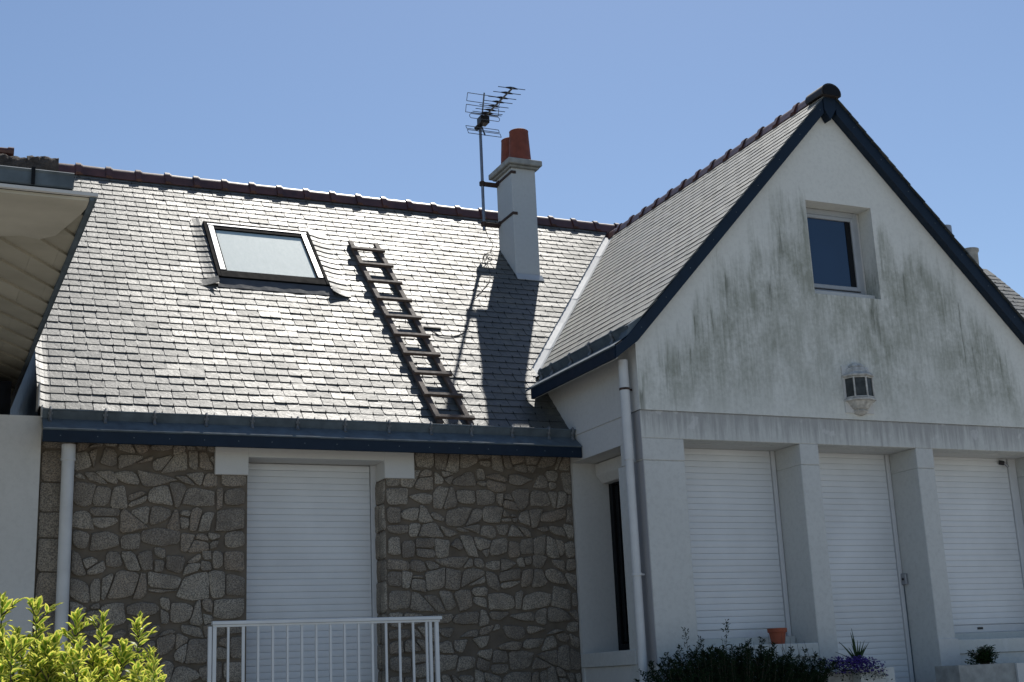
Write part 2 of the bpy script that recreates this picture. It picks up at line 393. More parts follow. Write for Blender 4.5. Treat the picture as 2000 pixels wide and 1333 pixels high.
# --- stone front wall
wall = MB()
wall.box(0.83, 2.49, 10.972, 11.27, 0.004, 3.72); wall.box(3.70, 5.55, 10.972, 11.27, 0.004, 3.72); wall.box(2.49, 3.70, 10.972, 11.27, 0.004, 1.10)
wall = part('stone_wall', wall, M['mortar'], house)
rng = random.Random(11)
def stones(x0, x1, z0, z1, edges, seed, sx=1.0):
    """loosely coursed rubble: wavy beds, slanting joints, some stones split in two, squared stones by the openings"""
    r = random.Random(seed); beds = []; z = z0
    while z < z1 - 0.07:
        ph = [r.uniform(0, 6.28) for _ in range(3)]; am = 0.0 if not beds else 1.0
        beds.append((z, ph, am)); z += r.choice((0.13, 0.16, 0.19, 0.22))*sx*r.uniform(0.9, 1.1)
    beds.append((z1, [0, 0, 0], 0.0))
    sides = [e[0] for e in edges]
    def bz(k, x):
        zz, ph, am = beds[k]
        fade = 1.0
        if 'L' in sides: fade = min(fade, (x-x0)/0.35)
        if 'R' in sides: fade = min(fade, (x1-x)/0.35)
        return zz + am*max(0.0, fade)*sx*(0.024*math.sin(x*8.5+ph[0]) + 0.018*math.sin(x*17+ph[1]) + 0.009*math.sin(x*31+ph[2]))
    cells = []
    for k in range(len(beds)-1):
        h = beds[k+1][0]-beds[k][0]; xs = [x0]
        first = 0.25 if k % 2 else 0.16
        xs.append(x0 + (first if 'L' in sides else r.uniform(0.1, 0.28))*sx)
        while xs[-1] < x1 - 0.16*sx: xs.append(xs[-1] + r.choice((0.10, 0.14, 0.17, 0.21, 0.26, 0.32))*sx*r.uniform(0.85, 1.15))
        if 'R' in sides: 
            while len(xs) > 2 and xs[-1] > x1 - 0.12: xs.pop()
            xs.append(x1 - (first + r.uniform(-.01, .03)))
        elif xs[-1] > x1-0.05: xs[-1] = x1 - 0.10
        xs.append(x1)
        xs = sorted(x_ for x_ in xs if x0 <= x_ <= x1)
        sl = [0.0]
        for q in range(1, len(xs)-1):
            edge_j = (q == 1 and 'L' in sides) or (q == len(xs)-2 and 'R' in sides)
            sl.append(r.gauss(0, 0.004) if edge_j else max(-0.055, min(0.055, r.gauss(0, 0.030)))*sx)
        sl.append(0.0)
        for q in range(len(xs)-1):
            a, b = xs[q], xs[q+1]
            if b - a < 0.045: continue
            bl, br, tr, tl = a+sl[q], b+sl[q+1], b-sl[q+1], a-sl[q]
            if tr-tl < 0.03 or br-bl < 0.03: continue
            m1, m2 = (bl+br)/2 + r.uniform(-.03, .03)*(b-a)/0.2, (tl+tr)/2 + r.uniform(-.03, .03)*(b-a)/0.2
            poly = [(bl, bz(k, bl)), (m1, bz(k, m1) + r.uniform(-.004, .012)), (br, bz(k, br)), (tr, bz(k+1, tr)), (m2, bz(k+1, m2) - r.uniform(-.004, .012)), (tl, bz(k+1, tl))]
            if len(poly) and h > 0.17*sx and r.random() < 0.28 and 0 < q < len(xs)-2:
                an = math.pi/2 + r.gauss(0, 0.3); ca_, sa_ = math.cos(an), math.sin(an); c = ca_*(a+b)/2 + sa_*(beds[k][0]+h*r.uniform(0.35, 0.65))
                for pl in (clip2(poly, ca_, sa_, c), clip2(poly, -ca_, -sa_, -c)):
                    if len(pl) >= 3 and area2(pl) > 0.0015: cells.append(pl)
            elif b-a > 0.24*sx and r.random() < 0.3 and 0 < q < len(xs)-2:
                an = r.choice((-0.75, 0.75)) + r.gauss(0, 0.2); ca_, sa_ = math.cos(an), math.sin(an); c = ca_*(a+b)/2 + sa_*(beds[k][0]+h/2)
                for pl in (clip2(poly, ca_, sa_, c), clip2(poly, -ca_, -sa_, -c)):
                    if len(pl) >= 3 and area2(pl) > 0.0015: cells.append(pl)
            else: cells.append(poly)
    return cells
def inset(poly, d):
    n = len(poly); cxx = sum(p[0] for p in poly)/n; czz = sum(p[1] for p in poly)/n
    out = rect(-99, 99, -99, 99); sgn = 1 if sum(poly[i][0]*poly[(i+1) % n][1]-poly[(i+1) % n][0]*poly[i][1] for i in range(n)) > 0 else -1
    for i in range(n):
        p, q = poly[i], poly[(i+1) % n]; dx, dz = (q[0]-p[0])*sgn, (q[1]-p[1])*sgn; L = math.hypot(dx, dz)
        if L < 1e-5: continue
        a, b = dz/L, -dx/L
        out = clip2(out, a, b, a*p[0]+b*p[1]-d)
        if len(out) < 3: return []
    return out
STONES = []
def stone_obj(poly, r, place, outn, smooth_edge=True):
    p = inset([(x+r.uniform(-.007, .007), z+r.uniform(-.005, .005)) for x, z in poly], r.uniform(0.003, 0.0065))
    if len(p) < 3 or area2(p) < 0.0007: return
    n = len(p); q = []
    for i in range(n):                                  # broken corners
        a, b, c = p[i-1], p[i], p[(i+1) % n]
        la = math.hypot(a[0]-b[0], a[1]-b[1]); lc = math.hypot(c[0]-b[0], c[1]-b[1]); k = r.uniform(0.006, 0.028)
        for (e, l) in ((a, la), (c, lc)):
            t_ = min(0.38, k/max(l, 1e-4)); q.append((b[0]+(e[0]-b[0])*t_ + r.uniform(-.003, .003), b[1]+(e[1]-b[1])*t_ + r.uniform(-.003, .003)))
    d2 = []
    for i in range(len(q)):
        a, b = q[i], q[(i+1) % len(q)]; d2.append(a)
        if math.hypot(a[0]-b[0], a[1]-b[1]) > 0.07: d2.append(((a[0]+b[0])/2 + r.uniform(-.005, .005), (a[1]+b[1])/2 + r.uniform(-.005, .005)))
    q = d2; m_ = len(q); cx_ = sum(t_[0] for t_ in q)/m_; cz_ = sum(t_[1] for t_ in q)/m_
    proud = r.uniform(-0.004, 0.008); rings = [(1.0, -0.016), (0.985, proud-0.003), (0.90, proud+0.002), (0.5, proud+0.005)]
    vs = []; fs = []
    for (k, o_) in rings:
        for t_ in q:
            vs.append(V(place((cx_+(t_[0]-cx_)*k, cz_+(t_[1]-cz_)*k))) + V(outn)*(o_ + (r.uniform(-.003, .003) if k < 0.95 else 0)))
    for i in range(len(rings)-1): fs += [(i*m_+k, i*m_+(k+1) % m_, (i+1)*m_+(k+1) % m_, (i+1)*m_+k) for k in range(m_)]
    vs.append(V(place((cx_, cz_))) + V(outn)*(proud+0.006)); fs += [((len(rings)-1)*m_+k, (len(rings)-1)*m_+(k+1) % m_, len(vs)-1) for k in range(m_)]
    STONES.append((area2(p)*(1.0 if cz_ > 1.62 else 0.2), vs, fs, r.random()))
rs = random.Random(5); fr = lambda p: (p[0], YS, p[1])
cells = stones(1.09, 2.475, 1.30, 3.62, [('R', 0.12)], 3, 0.86) + stones(3.712, 5.535, 1.30, 3.62, [('L', 0.12)], 8, 0.82)

cells = [c for c in cells if not (min(p[1] for p in c) > 3.345 and ((min(p[0] for p in c) > 2.21) and (max(p[0] for p in c) < 3.97)))]
zz = 1.30
while zz < 3.6:
    h = rs.uniform(0.20, 0.27); cells.append(rect(0.84, 1.085, zz, min(zz+h, 3.62))); zz += h
for c in cells: stone_obj(c, rs, fr, (0, -1, 0))
zz = 1.30
while zz < 3.34:                                        # stones of the reveal beside the tall shutter
    h = rs.uniform(0.19, 0.27); z1 = min(zz+h, 3.35)
    cuts = [10.965, 11.26] if rs.random() < 0.45 else [10.965, 11.10, 11.26]
    for a, b in zip(cuts, cuts[1:]): stone_obj([(a, zz), (b, zz), (b, z1), (a, z1)], rs, lambda p: (3.690, p[0], p[1]), (-1, 0, 0))
    zz = z1 if z1 > 3.33 else zz+h

STONES.sort(key=lambda q: -q[0]); rest = MB()
for k, (A_, vs_, fs_, r_) in enumerate(STONES):          # the 295 that show largest are parts, the chips between them one part
    if k < 295: sm = MB(); sm.add(vs_, fs_, r_); link('stone', sm.mesh('stone', M['granite'], smooth=True), wall)
    else: rest.add(vs_, fs_, r_)
part('small_stones', rest, M['granite'], wall, smooth=True, kind='stuff')

# --- white lintel over the tall shutter
mb = MB(); mb.box(2.21, 2.49, 10.925, 11.26, 3.36, 3.71); mb.box(3.692, 3.97, 10.925, 11.26, 3.36, 3.71); mb.box(2.49, 3.692, 10.925, 11.26, 3.513, 3.71)
part('lintel', mb, M['lintel'], house, bevel=0.004)

# --- roller shutters
def shutter(x0, x1, y, z0, z1, guide_w=0.04, guides=(False, True), pitch=0.055, label=None):
    mb = MB()
    for flag, gx in zip(guides, (x0-guide_w-0.006, x1+0.006)):
        if flag: mb.box(gx, gx+guide_w, y-0.030, y+0.03, z0, z1)
    if not any(guides): mb.box(x0-0.02, x0-0.004, y-0.01, y+0.03, z0, z1)
    s = part('shutter', mb, M['pvc'], house, bevel=0.003, label=label)
    prof = [(y+0.010, 0.0), (y-0.0082, 0.0006), (y-0.0096, 0.005), (y-0.0105, 0.02), (y-0.011, 0.030), (y-0.0100, 0.043), (y-0.0092, 0.0535), (y+0.010, 0.0546)]
    me = MB().extr([(p[0], p[1]) for p in prof], 'X', x0, x1).mesh('slat', M['shutter'], smooth=True)
    z = z0 + 0.075; r = random.Random(int(x0*10))
    mbb = MB(); mbb.box(x0, x1, y-0.014, y+0.012, z0, z0+0.070); part('bottom_bar', mbb, M['pvc'], s, bevel=0.003)
    while z < z1 - 0.01:
        k = min(1.0, (z1-z)/0.055)
        link('slat', me, s, Matrix.Translation((0, r.uniform(-.0012, .0012), z)) @ Matrix.Diagonal((1, 1, k, 1))); z += pitch
    bk = MB(); bk.box(x0, x1, y+0.013, y+0.03, z0, z1); part('slat_core', bk, M['pvc'], s)
    return s
mb = MB()
shutter(2.495, 3.640, 11.21, 1.12, 3.512, 0.05)
YI = 10.005
s1 = shutter(5.98, 7.105, YI, 1.867, 3.538)
s2 = shutter(7.40, 8.425, YI, 1.11, 3.538)
s3 = shutter(8.72, 9.965, YI, 1.845, 3.538, 0.095)
mb = MB(); mb.box(9.31, 9.375, YI-0.020, YI-0.0145, 1.872, 1.893); part('lock_slot', mb, M['plastic_black'], s3)

# --- gabled bay: pillars, beam, sills, upper wall
mb = MB()
PF = YG + 0.004
for (a, b) in ((5.545, 5.95), (7.157, 7.36), (8.476, 8.68), (10.07, 10.33)):
    mb = MB(); mb.box(a, b, PF, 10.06, 0.004, 3.350); part('pillar', mb, M['pillar'], house, bevel=0.006)
    y1 = 9.985 if a < 6 else 10.055; mb = MB(); mb.box(a-(0.005 if a < 6 else 0.0005), b+0.0005, 9.599, y1, 3.350, 3.538); part('pillar_head', mb, M['pillar'], house, bevel=0.004)
mb = MB(); mb.box(5.538, 10.334, 9.597, 9.80, 3.5385, 3.782); part('beam', mb, M['beam'], house, bevel=0.004)
mb = MB(); mb.box(5.9385, 10.2, 10.06, 10.30, 0.004, 3.538); part('infill_wall', mb, M['dark'], house)
mb = MB()                                                # parapets under the two shuttered windows with sill slabs
for (a, b, zp, zs, zb) in ((5.951, 7.156, 1.678, 1.795, 1.866), (8.681, 10.069, 1.648, 1.775, 1.843)):
    mb = MB(); mb.box(a, b, 9.622, 10.05, 0.004, zp); part('parapet', mb, M['pillar'], house)
    mb = MB(); mb.box(a+.0005, b-.0005, 9.606, 9.93, zp+0.002, zs); mb.box(a+.0005, b-.0005, 9.93, 10.05, zp+0.002, zb); part('window_sill', mb, M['beam'], house, bevel=0.004)
mb = MB(); mb.box(8.468, 8.700, 9.592, 9.604, 1.101, 1.79); part('plinth', mb, M['render'], house, bevel=0.003)
# greyer strips painting the shade on the side face of the corner pillar
mb = MB(); mb.box(5.5385, 5.5448, 9.6045, 9.76, 1.66, 3.345); part('shade_strip', mb, M['side_shade'], house)
mb = MB(); mb.box(5.5345, 5.5395, 9.6, 9.72, 3.36, 3.765); part('shade_strip', mb, M['side_shade'], house)
# upper gable wall
UG = 9.588
ak = (7.495, 8.266, 4.97, 5.897)
outer = [(5.532, 3.782), (10.34, 3.782), (10.34, ZH(10.34)-0.03), (XR, ZR-0.03), (5.532, ZG(5.532)-0.03)]
mb = MB(); face_with_holes(mb, outer, [rect(*ak)], lambda p: (p[0], UG, p[1]), (0, 0.30, 0))
n0 = len(mb.v)
for a, b in ((0, 1), (1, 2), (2, 3), (3, 4)):
    p, q = outer[a], outer[b]; mb.add([(p[0], UG, p[1]), (q[0], UG, q[1]), (q[0], UG+0.25, q[1]), (p[0], UG+0.25, p[1])], [(0, 1, 2, 3)])
part('gable_wall', mb, M['gable'], house)
# side wall of the bay (faces left)
mb = MB()
so = [(UG, 3.782), (11.30, 3.782), (11.62, 4.50), (UG, 4.50)]
mb.add([(5.532, p[0], p[1]) for p in so], [(0, 1, 2, 3)]); mb.add([(5.532, UG, 3.782), (5.532, 11.3, 3.782), (5.55, 11.3, 3.782), (5.55, UG, 3.782)], [(0, 1, 2, 3)])
mb.box(5.5405, 5.95, 9.80, 11.2, 3.5375, 3.7815); mb.box(5.95, 10.33, 9.80, 10.06, 3.5375, 3.7815)
part('side_wall', mb, M['render'], house)
mb = MB(); mb.box(5.5405, 5.93, 10.925, 11.2, 1.10, 3.537); mb.box(5.556, 5.93, 9.95, 10.925, 0.004, 1.672)
part('side_jamb', mb, M['render'], house)
mb = MB(); mb.box(5.530, 5.93, 9.935, 10.953, 1.674, 1.80); part('side_sill', mb, M['pillar'], house, bevel=0.006)
# side window
mb = MB(); fx = 5.905
for (y0, y1, z0, z1, d) in ((10.86, 10.922, 1.80, 3.39, 0), (9.95, 10.0, 1.80, 3.39, 0), (10.0, 10.86, 3.33, 3.39, 0), (10.0, 10.86, 1.80, 1.87, 0), (10.79, 10.845, 1.885, 3.32, .02), (10.72, 10.775, 1.885, 3.32, .035)):
    mb.box(fx+d, fx+d+0.03, y0, y1, z0, z1)
wn = part('side_window', mb, M['black'], house, bevel=0.004)
mb = MB(); mb.box(fx+0.045, fx+0.055, 9.96, 10.86, 1.85, 3.36); part('pane', mb, M['dark_glass'], wn)
mb = MB(); mb.extr([(5.765, 3.42), (5.765, 3.528), (5.94, 3.528), (5.94, 3.345), (5.83, 3.345)], 'Y', 9.97, 10.90); part('roller_box', mb, M['render'], wn, bevel=0.004)
# attic window
mb = MB(); yi = 9.757
for (x0, x1, z0, z1, d) in ((7.50, 7.56, 5.03, 5.893, 0), (8.175, 8.228, 5.03, 5.893, 0), (7.56, 8.175, 5.835, 5.893, 0), (7.56, 8.175, 5.03, 5.075, 0), (7.565, 7.61, 5.085, 5.83, -.012), (8.135, 8.172, 5.085, 5.83, -.012), (7.61, 8.135, 5.795, 5.83, -.012), (7.61, 8.135, 5.085, 5.125, -.012)):
    mb.box(x0, x1, yi+d, yi+d+0.05, z0, z1)
wn = part('attic_window', mb, M['frame_grey'], house, bevel=0.004)
mb = MB(); mb.box(7.60, 8.14, yi+0.010, yi+0.02, 5.12, 5.80); part('pane', mb, M['blue_glass'], wn)
mb = MB(); mb.box(8.075, 8.135, yi+0.004, yi+0.0095, 5.125, 5.795); part('sash', mb, M['black'], wn)
mb = MB(); mb.box(7.497, 8.264, 9.66, 9.80, 4.972, 5.028); mb.box(8.229, 8.2645, 9.775, 9.85, 5.03, 5.894)
part('attic_sill', mb, M['render'], wn, bevel=0.004)
mb = MB(); mb.box(7.4, 8.4, 9.84, 9.86, 4.9, 6.0); part('backing_wall', mb, M['dark'], house)

# body of the house behind the fronts
mb = MB()
mb.add([(XE, 10.97, 0), (XE, 17.4, 0), (XE, 17.4, ZM(10.95)), (XE, 14.15, ZM(14.1)), (XE, 10.97, ZM(10.93))], [(0, 1, 2, 3, 4)])
mb.add([(0.83, 17.4, 0), (XE, 17.4, 0), (XE, 17.4, 3.8), (0.83, 17.4, 3.8)], [(0, 1, 2, 3)])
mb.add([(10.34, 9.59, 0), (10.34, 11.0, 0), (10.34, 11.0, 4.4), (10.34, 9.59, 4.4)], [(0, 1, 2, 3)])
mb.add([(10.34, 11.0, 0), (XE, 11.0, 0), (XE, 11.0, 3.8), (10.34, 11.0, 3.8)], [(0, 1, 2, 3)])
part('rear_wall', mb, M['render'], house)
mb = MB(); mb.add([(0.822, 10.97, 0.0), (0.822, 17.4, 0.0), (0.822, 17.4, 3.8), (0.822, 14.15, ZM(14.1)), (0.822, 10.97, ZM(10.93)-0.02)], [(0, 1, 2, 3, 4)])
part('slate_hung_flank', mb, M['slate_cheek_and_shade'], house)

# ------------------------------------------------------------------ roofs
def frame(O, u, v, w_): return Matrix(((u[0], v[0], w_[0], O[0]), (u[1], v[1], w_[1], O[1]), (u[2], v[2], w_[2], O[2]), (0, 0, 0, 1)))
FM = frame((0, 10.95, ZM(10.95)), (1, 0, 0), (0, ca, sa), (0, -sa, ca))
XG0 = 5.56
FG = frame((XG0, 0, ZG(XG0)), (0, -1, 0), (cb, 0, sb), (-sb, 0, cb))          # u = -Y
XH0 = 10.36
FH = frame((XH0, 0, ZH(XH0)), (0, 1, 0), (-cc_, 0, sc_), (sc_, 0, cc_))       # u = Y
LM = (YR-10.95)/ca; LG = (XR-XG0)/cb; LH = (XH0-XR)/cc_
# decks under the slates
def Wd(F, u, v, w_=0.0): return F @ V((u, v, w_))
mb = MB()
vR = lambda z: (z - ZM(10.95))/sa
# right valley: plane M meets plane H
zE = 4.50; 
yE = (zE+7.478)/TA; y2 = (ZR+7.478)/TA; xEr = XR + (ZR-zE)/TC
pm = [(XL, 10.93, ZM(10.93)), (XS, 10.93, ZM(10.93)), (XS, yE, zE), (XR, y2, ZR), (xEr, yE, zE), (xEr, 10.93, ZM(10.93)), (XE, 10.93, ZM(10.93)), (XE, YR, ZM(YR)), (XL, YR, ZM(YR))]
off = V((0, sa, -ca))*0.004
pts = [V(p) + off for p in pm]; tri = tessellate_polygon([[V((p.x, p.y, 0)) for p in pts]])
mb.add(pts, [tuple(t_) for t_ in tri]); pts2 = [p + off*12 for p in pts]; mb.add(pts2, [tuple(t_) for t_ in tri])
mb.add([(XL, YR+.004, ZM(YR)), (XE, YR+.004, ZM(YR)), (XE, 17.5, ZM(10.80)), (XL, 17.5, ZM(10.80))], [(0, 1, 2, 3)])
roofM = part('main_roof', mb, M['black'], house)
mb = MB()
for (X0, f_, T) in ((XG0-0.04, ZG, 1), (XH0+0.04, ZH, -1)):
    zb = f_(X0); ybk = (zb+7.478)/TA
    q = [(X0, 9.50, zb), (XR, 9.50, ZR), (XR, (ZR+7.478)/TA, ZR), (X0, ybk, zb)]
    mb.add([(a, b, c-0.012) for a, b, c in q], [(0, 1, 2, 3)]); mb.add([(a, b, c-0.07) for a, b, c in q], [(0, 1, 2, 3)])
roofG = part('bay_roof', mb, M['black'], house)

SL_W, SL_E, SL_L, SL_T = 0.218, 0.114, 0.235, 0.0056
GT = 0.050
def slate_mesh_variant(i):
    r = random.Random(100+i); c = r.choice((0.003, 0.006, 0.012, 0.02)); gap = r.uniform(0.0045, 0.008)
    a, b = gap/2, SL_W-gap/2
    poly = [(a, c), (a+c*0.6, c*0.25), (a+c*1.1, 0)] + [((a+b)/2 + r.uniform(-.03, .03), r.uniform(-.0012, .0012)), (b-0.003, 0), (b, 0.004), (b, SL_L), (a, SL_L)]
    mb = MB(); g = GT + r.uniform(-.005, .006)
    top = [V((p[0], p[1], 0.0170 - g*p[1])) for p in poly]
    mb.prism(top, (0, 0, -SL_T), r.random()); return mb.mesh('slate', M['slate'])
SV = [slate_mesh_variant(i) for i in range(10)]
SK = (2.545, 3.700, 2.40, 3.60)        # skylight rectangle in roof coordinates (u0,u1,v0,v1)
cand = []
stuffM = MB(); stuffG = MB(); hooks = MB()
def add_slate(F, target, u0, u1, v0, clips, r, first, bend=None):
    gap = r.uniform(0.0045, 0.008); c = r.choice((0.003, 0.008, 0.016))
    a, b = u0+gap/2, u1-gap/2
    if b-a < 0.02: return
    poly = [(a, v0+c), (a+c*1.1, v0), (b-0.003, v0), (b, v0+0.004), (b, v0+SL_L), (a, v0+SL_L)]
    if bend is not None and a < 1.0: poly = [(a, v0)] + [(a+0.03*k, v0) for k in (1, 2, 3, 4) if a+0.03*k < b-0.01] + [(b, v0), (b, v0+SL_L)] + [(a+0.03*k, v0+SL_L) for k in (4, 3, 2, 1) if a+0.03*k < b-0.01] + [(a, v0+SL_L)]
    for cl in clips:
        poly = clip2(poly, *cl)
        if len(poly) < 3: return
    if area2(poly) < 0.0008: return
    g = GT + r.uniform(-.005, .006); ro = r.gauss(0, 0.006); um = (a+b)/2; lift = max(0, r.gauss(0, 0.0009))
    top = []
    for (u, v) in poly:
        w_ = 0.0170 + lift - g*(v-v0) + ro*(u-um)
        if bend: w_ += bend(u, v)
        top.append(F @ V((u, v, w_)))
    nrm = (F.to_3x3() @ V((0, 0, -1)))*SL_T
    if bend is not None and a < 1.0 and len(top) > 6:
        n = len(top); h = n//2
        vs = top + [p + nrm for p in top]
        fs = [(i, i+1, n-2-i, n-1-i) for i in range(h-1)] if n % 2 == 0 else [tuple(range(n))]
        fs += [(i, n+i, n+(i+1) % n, (i+1) % n) for i in range(n)]
        target.add(vs, fs, r.random())
    else: target.prism(top, nrm, r.random())
def add_hook(F, u, v, off=0.016):
    o = F @ V((u-0.0015, v-0.004, 0.006)); R3 = F.to_3x3()
    hooks.obox(o, R3 @ V((0.004, 0, 0)), R3 @ V((0, 0.026, 0)), R3 @ V((0, 0, 0.0165)))
rm = random.Random(77)
FLARE = lambda u, v: (max(0.0, (0.885-u))/0.09)**2*0.026*max(0.0, min(1.0, (1.25-v)/0.5)) if u < 0.885 else 0.0
rows = int(LM/SL_E)
for k in range(rows):
    v0 = k*SL_E; ph = (SL_W/2 if k % 2 else 0.0) + rm.uniform(-0.006, 0.006)
    z = ZM(10.95) + (v0+0.01)*sa; y = 10.95 + v0*ca
    xv0 = ZG
    # clip lines for the left valley (X <= (z+1.437)/TB) and right valley
    valL = (1.0, -sa/TB, (ZM(10.95)+1.437)/TB - 0.085)
    valR = (-1.0, -sa/TC, -(XR + (ZR - ZM(10.95))/TC) - 0.06)
    u = XL - 0.01 - ph; i = 0
    while u < XE:
        u1 = u + SL_W
        lo, hi = max(u, XL-0.01), min(u1, XE)
        if hi-lo > 0.02:
            left_zone = lo < 8.0
            clips = []
            skip = False
            if left_zone:
                if z < 4.56: clips.append((1, 0, XS-0.004))
                else: clips.append(valL)
                if z < 4.56 and lo > XS: skip = True
            else:
                clips.append(valR)
                if z < 4.50 and hi < xEr: clips.append((-1, 0, -10.35))
            if not skip:
                inter = False
                if SK[2]-0.02 < v0 < SK[3] and hi > SK[0] and lo < SK[1]:
                    inter = True
                    if lo < SK[0]: add_slate(FM, stuffM, lo, min(hi, SK[0]-0.085), v0, clips, rm, False)
                    if hi > SK[1]: add_slate(FM, stuffM, max(lo, SK[1]+0.085), hi, v0, clips, rm, False)
                elif SK[2]-0.02 < v0 < SK[3]-0.02 and (SK[0]-0.12 < hi <= SK[0] or SK[1] <= lo < SK[1]+0.12):
                    inter = True
                    add_slate(FM, stuffM, lo if lo < SK[0] else max(lo, SK[1]+0.085), min(hi, SK[0]-0.085) if lo < SK[0] else hi, v0, clips, rm, False)
                if not inter:
                    vmax = v0+SL_L
                    full = (hi-lo > SL_W-0.002) and lo > 1.0 and all(a*p[0]+b*p[1] <= c for (a, b, c) in clips for p in ((lo, v0), (hi, v0), (lo, vmax), (hi, vmax)))
                    if full and left_zone: cand.append((((lo+0.1)**2 + y*y + (z-1.6)**2)**0.5, lo, v0))
                    else: add_slate(FM, stuffM, lo, hi, v0, clips, rm, False, FLARE if lo < 1.0 else None)
                    if full: add_hook(FM, (lo+hi)/2 + rm.uniform(-.01, .01), v0)
        u = u1
cand.sort()
Rot3 = FM.to_3x3().to_4x4()
for i, (d, u, v0) in enumerate(cand):
    if i < 300:
        lift = max(0, rm.gauss(0, 0.0010)) + (rm.uniform(0.002, 0.0035) if rm.random() < 0.04 else 0); mw = Matrix.Translation(FM @ V((u, v0 + rm.gauss(0, 0.0016) - (rm.uniform(0.004, 0.012) if rm.random() < 0.03 else 0), lift))) @ Rot3 @ Matrix.Rotation(rm.gauss(0, 0.006), 4, 'Y') @ Matrix.Rotation(rm.gauss(0, 0.004), 4, 'X') @ Matrix.Rotation(rm.gauss(0, 0.004), 4, 'Z')
        link('slate', SV[rm.randrange(10)], roofM, mw)
    else: add_slate(FM, stuffM, u, u+SL_W, v0, [], rm, False)
part('small_slates', stuffM, M['slate'], roofM, kind='stuff')
# bay roof, left and right slopes
rg = random.Random(31)
for (F, L, xf, zf, sgn) in ((FG, LG, lambda v: XG0+v*cb, lambda v: ZG(XG0)+v*sb, -1), (FH, LH, lambda v: XH0-v*cc_, lambda v: ZH(XH0)+v*sc_, 1)):
    for k in range(int(L/SL_E)+1):
        v0 = k*SL_E
        if v0 > L-0.03: break
        ph = (SL_W/2 if k % 2 else 0) + rg.uniform(-.006, .006)
        s_ = sb if sgn < 0 else sc_; z0 = ZG(XG0) if sgn < 0 else ZH(XH0)
        # back limit: Y <= (z+7.478)/TA - gap
        if sgn < 0: clips = [(-1, -s_/TA, (z0+7.478)/TA - 0.135), (0, 1, L+0.01), (1, 0, -9.475)]
        else: clips = [(1, -s_/TA, (z0+7.478)/TA - 0.10), (0, 1, L+0.01), (-1, 0, -9.475)]
        u = (-9.475 - ph - 26*SL_W) if sgn < 0 else 9.475 - ph
        ue = -9.47 if sgn < 0 else 9.475 + 24*SL_W
        while u < ue + SL_W:
            yy = abs(u)
            if yy < 14.4: add_slate(F, stuffG, u, u+SL_W, v0, clips, rg, False)
            u += SL_W
part('small_slates', stuffG, M['slate'], roofG, kind='stuff')
part('slate_hook', hooks, M['black'], roofM, kind='stuff')

# valley lining: on the bay slope beside the crease
mb = MB()
def VG(x, dy, w_=0.006):
    z = ZG(x); y = (z+7.478)/TA - dy; return V((x, y, z)) + V((-sb, 0, cb))*w_
def VM(x, dx, w_=0.006):
    z = ZG(x); y = (z+7.478)/TA; return V((x-dx, y, z)) + V((0, -sa, ca))*w_
segs = [5.50 + (XR-0.03-5.50)*i/6 for i in range(7)]
for i, (a, b) in enumerate(zip(segs, segs[1:])):
    ww = 0.004*(i % 2)
    mb.add([VG(a, 0.0, ww), VG(b, 0.0, ww), VG(b, 0.128, ww+0.002), VG(a, 0.128, ww+0.002)], [(0, 1, 2, 3)])
    mb.add([VG(a, 0.128, ww+0.002), VG(b, 0.128, ww+0.002), VG(b, 0.136, 0.018), VG(a, 0.136, 0.018)], [(0, 1, 2, 3)])
    mb.add([VM(a, 0.0, ww), VM(b, 0.0, ww), VM(b, 0.13, 0.003), VM(a, 0.13, 0.003)], [(0, 1, 2, 3)])
    mb.add([VG(a, 0.128, ww+0.002), VG(b, 0.128, ww+0.002), VG(b, 0.17, 0.0), VG(a, 0.17, 0.0)], [(0, 1, 2, 3)])
part('valley_lining', mb, M['zinc_light'], roofG)

# ridge tiles
def ridge_tile(length, R, collar=True):
    mb = MB(); half = [(1.12, -0.92), (1.04, -0.72), (0.93, -0.50), (0.78, -0.18), (0.62, 0.22), (0.42, 0.55), (0.20, 0.74), (0.0, 0.80)]
    prof = [(x*R, z*R) for x, z in half] + [(-x*R, z*R) for x, z in reversed(half[:-1])]
    mb.shell(prof, [(x*0.90, z*0.90-0.012) for x, z in prof], 'X', 0.0, length)
    if collar:
        mb.shell([(x*1.13, z+0.020) for x, z in prof], [(x*0.97, z-0.004) for x, z in prof], 'X', -0.026, 0.030)
        mb.shell([(x*1.06, z+0.009) for x, z in prof], [(x*0.97, z-0.004) for x, z in prof], 'X', 0.0302, 0.046)
    return mb.mesh('ridge_tile', M['ridge'], smooth=True)
tm = ridge_tile(0.330, 0.084)
rt = random.Random(4); x = 1.322-2*0.318
while x < XE-0.45:
    link('ridge_tile', tm, roofM, Matrix.Translation((x, YR, ZM(YR)+0.022+rt.uniform(-.004, .004))) @ Matrix.Rotation(rt.uniform(-.012, .012), 4, 'Y') @ Matrix.Rotation(rt.uniform(-.01, .01), 4, 'Z')); x += 0.318
tg = ridge_tile(0.325, 0.066)
y = 13.745+0.31
while y > 9.6:
    link('ridge_tile', tg, roofG, Matrix.Translation((XR, y, ZR+0.014+rt.uniform(-.003, .003))) @ Matrix.Rotation(rad(90), 4, 'Z') @ Matrix.Rotation(rt.uniform(-.01, .01), 4, 'Y')); y -= 0.3127
mb = MB(); pr = []
for k in range(15):
    an = rad(-18) + rad(216)*k/14; pr.append((XR - 0.015 + 0.118*math.cos(an), 6.990 + 0.098*math.sin(an)))
mb.extr(pr, 'Y', 9.44, 9.70)
part('ridge_end', mb, M['ridge_end'], roofG, smooth=True)
mb = MB(); mb.extr([(XR-0.015+(x_-XR+0.015)*0.86, 6.985+(z_-6.985)*0.84) for x_, z_ in pr], 'Y', 9.434, 9.4405); part('end_disc', mb, M['black'], roofG)

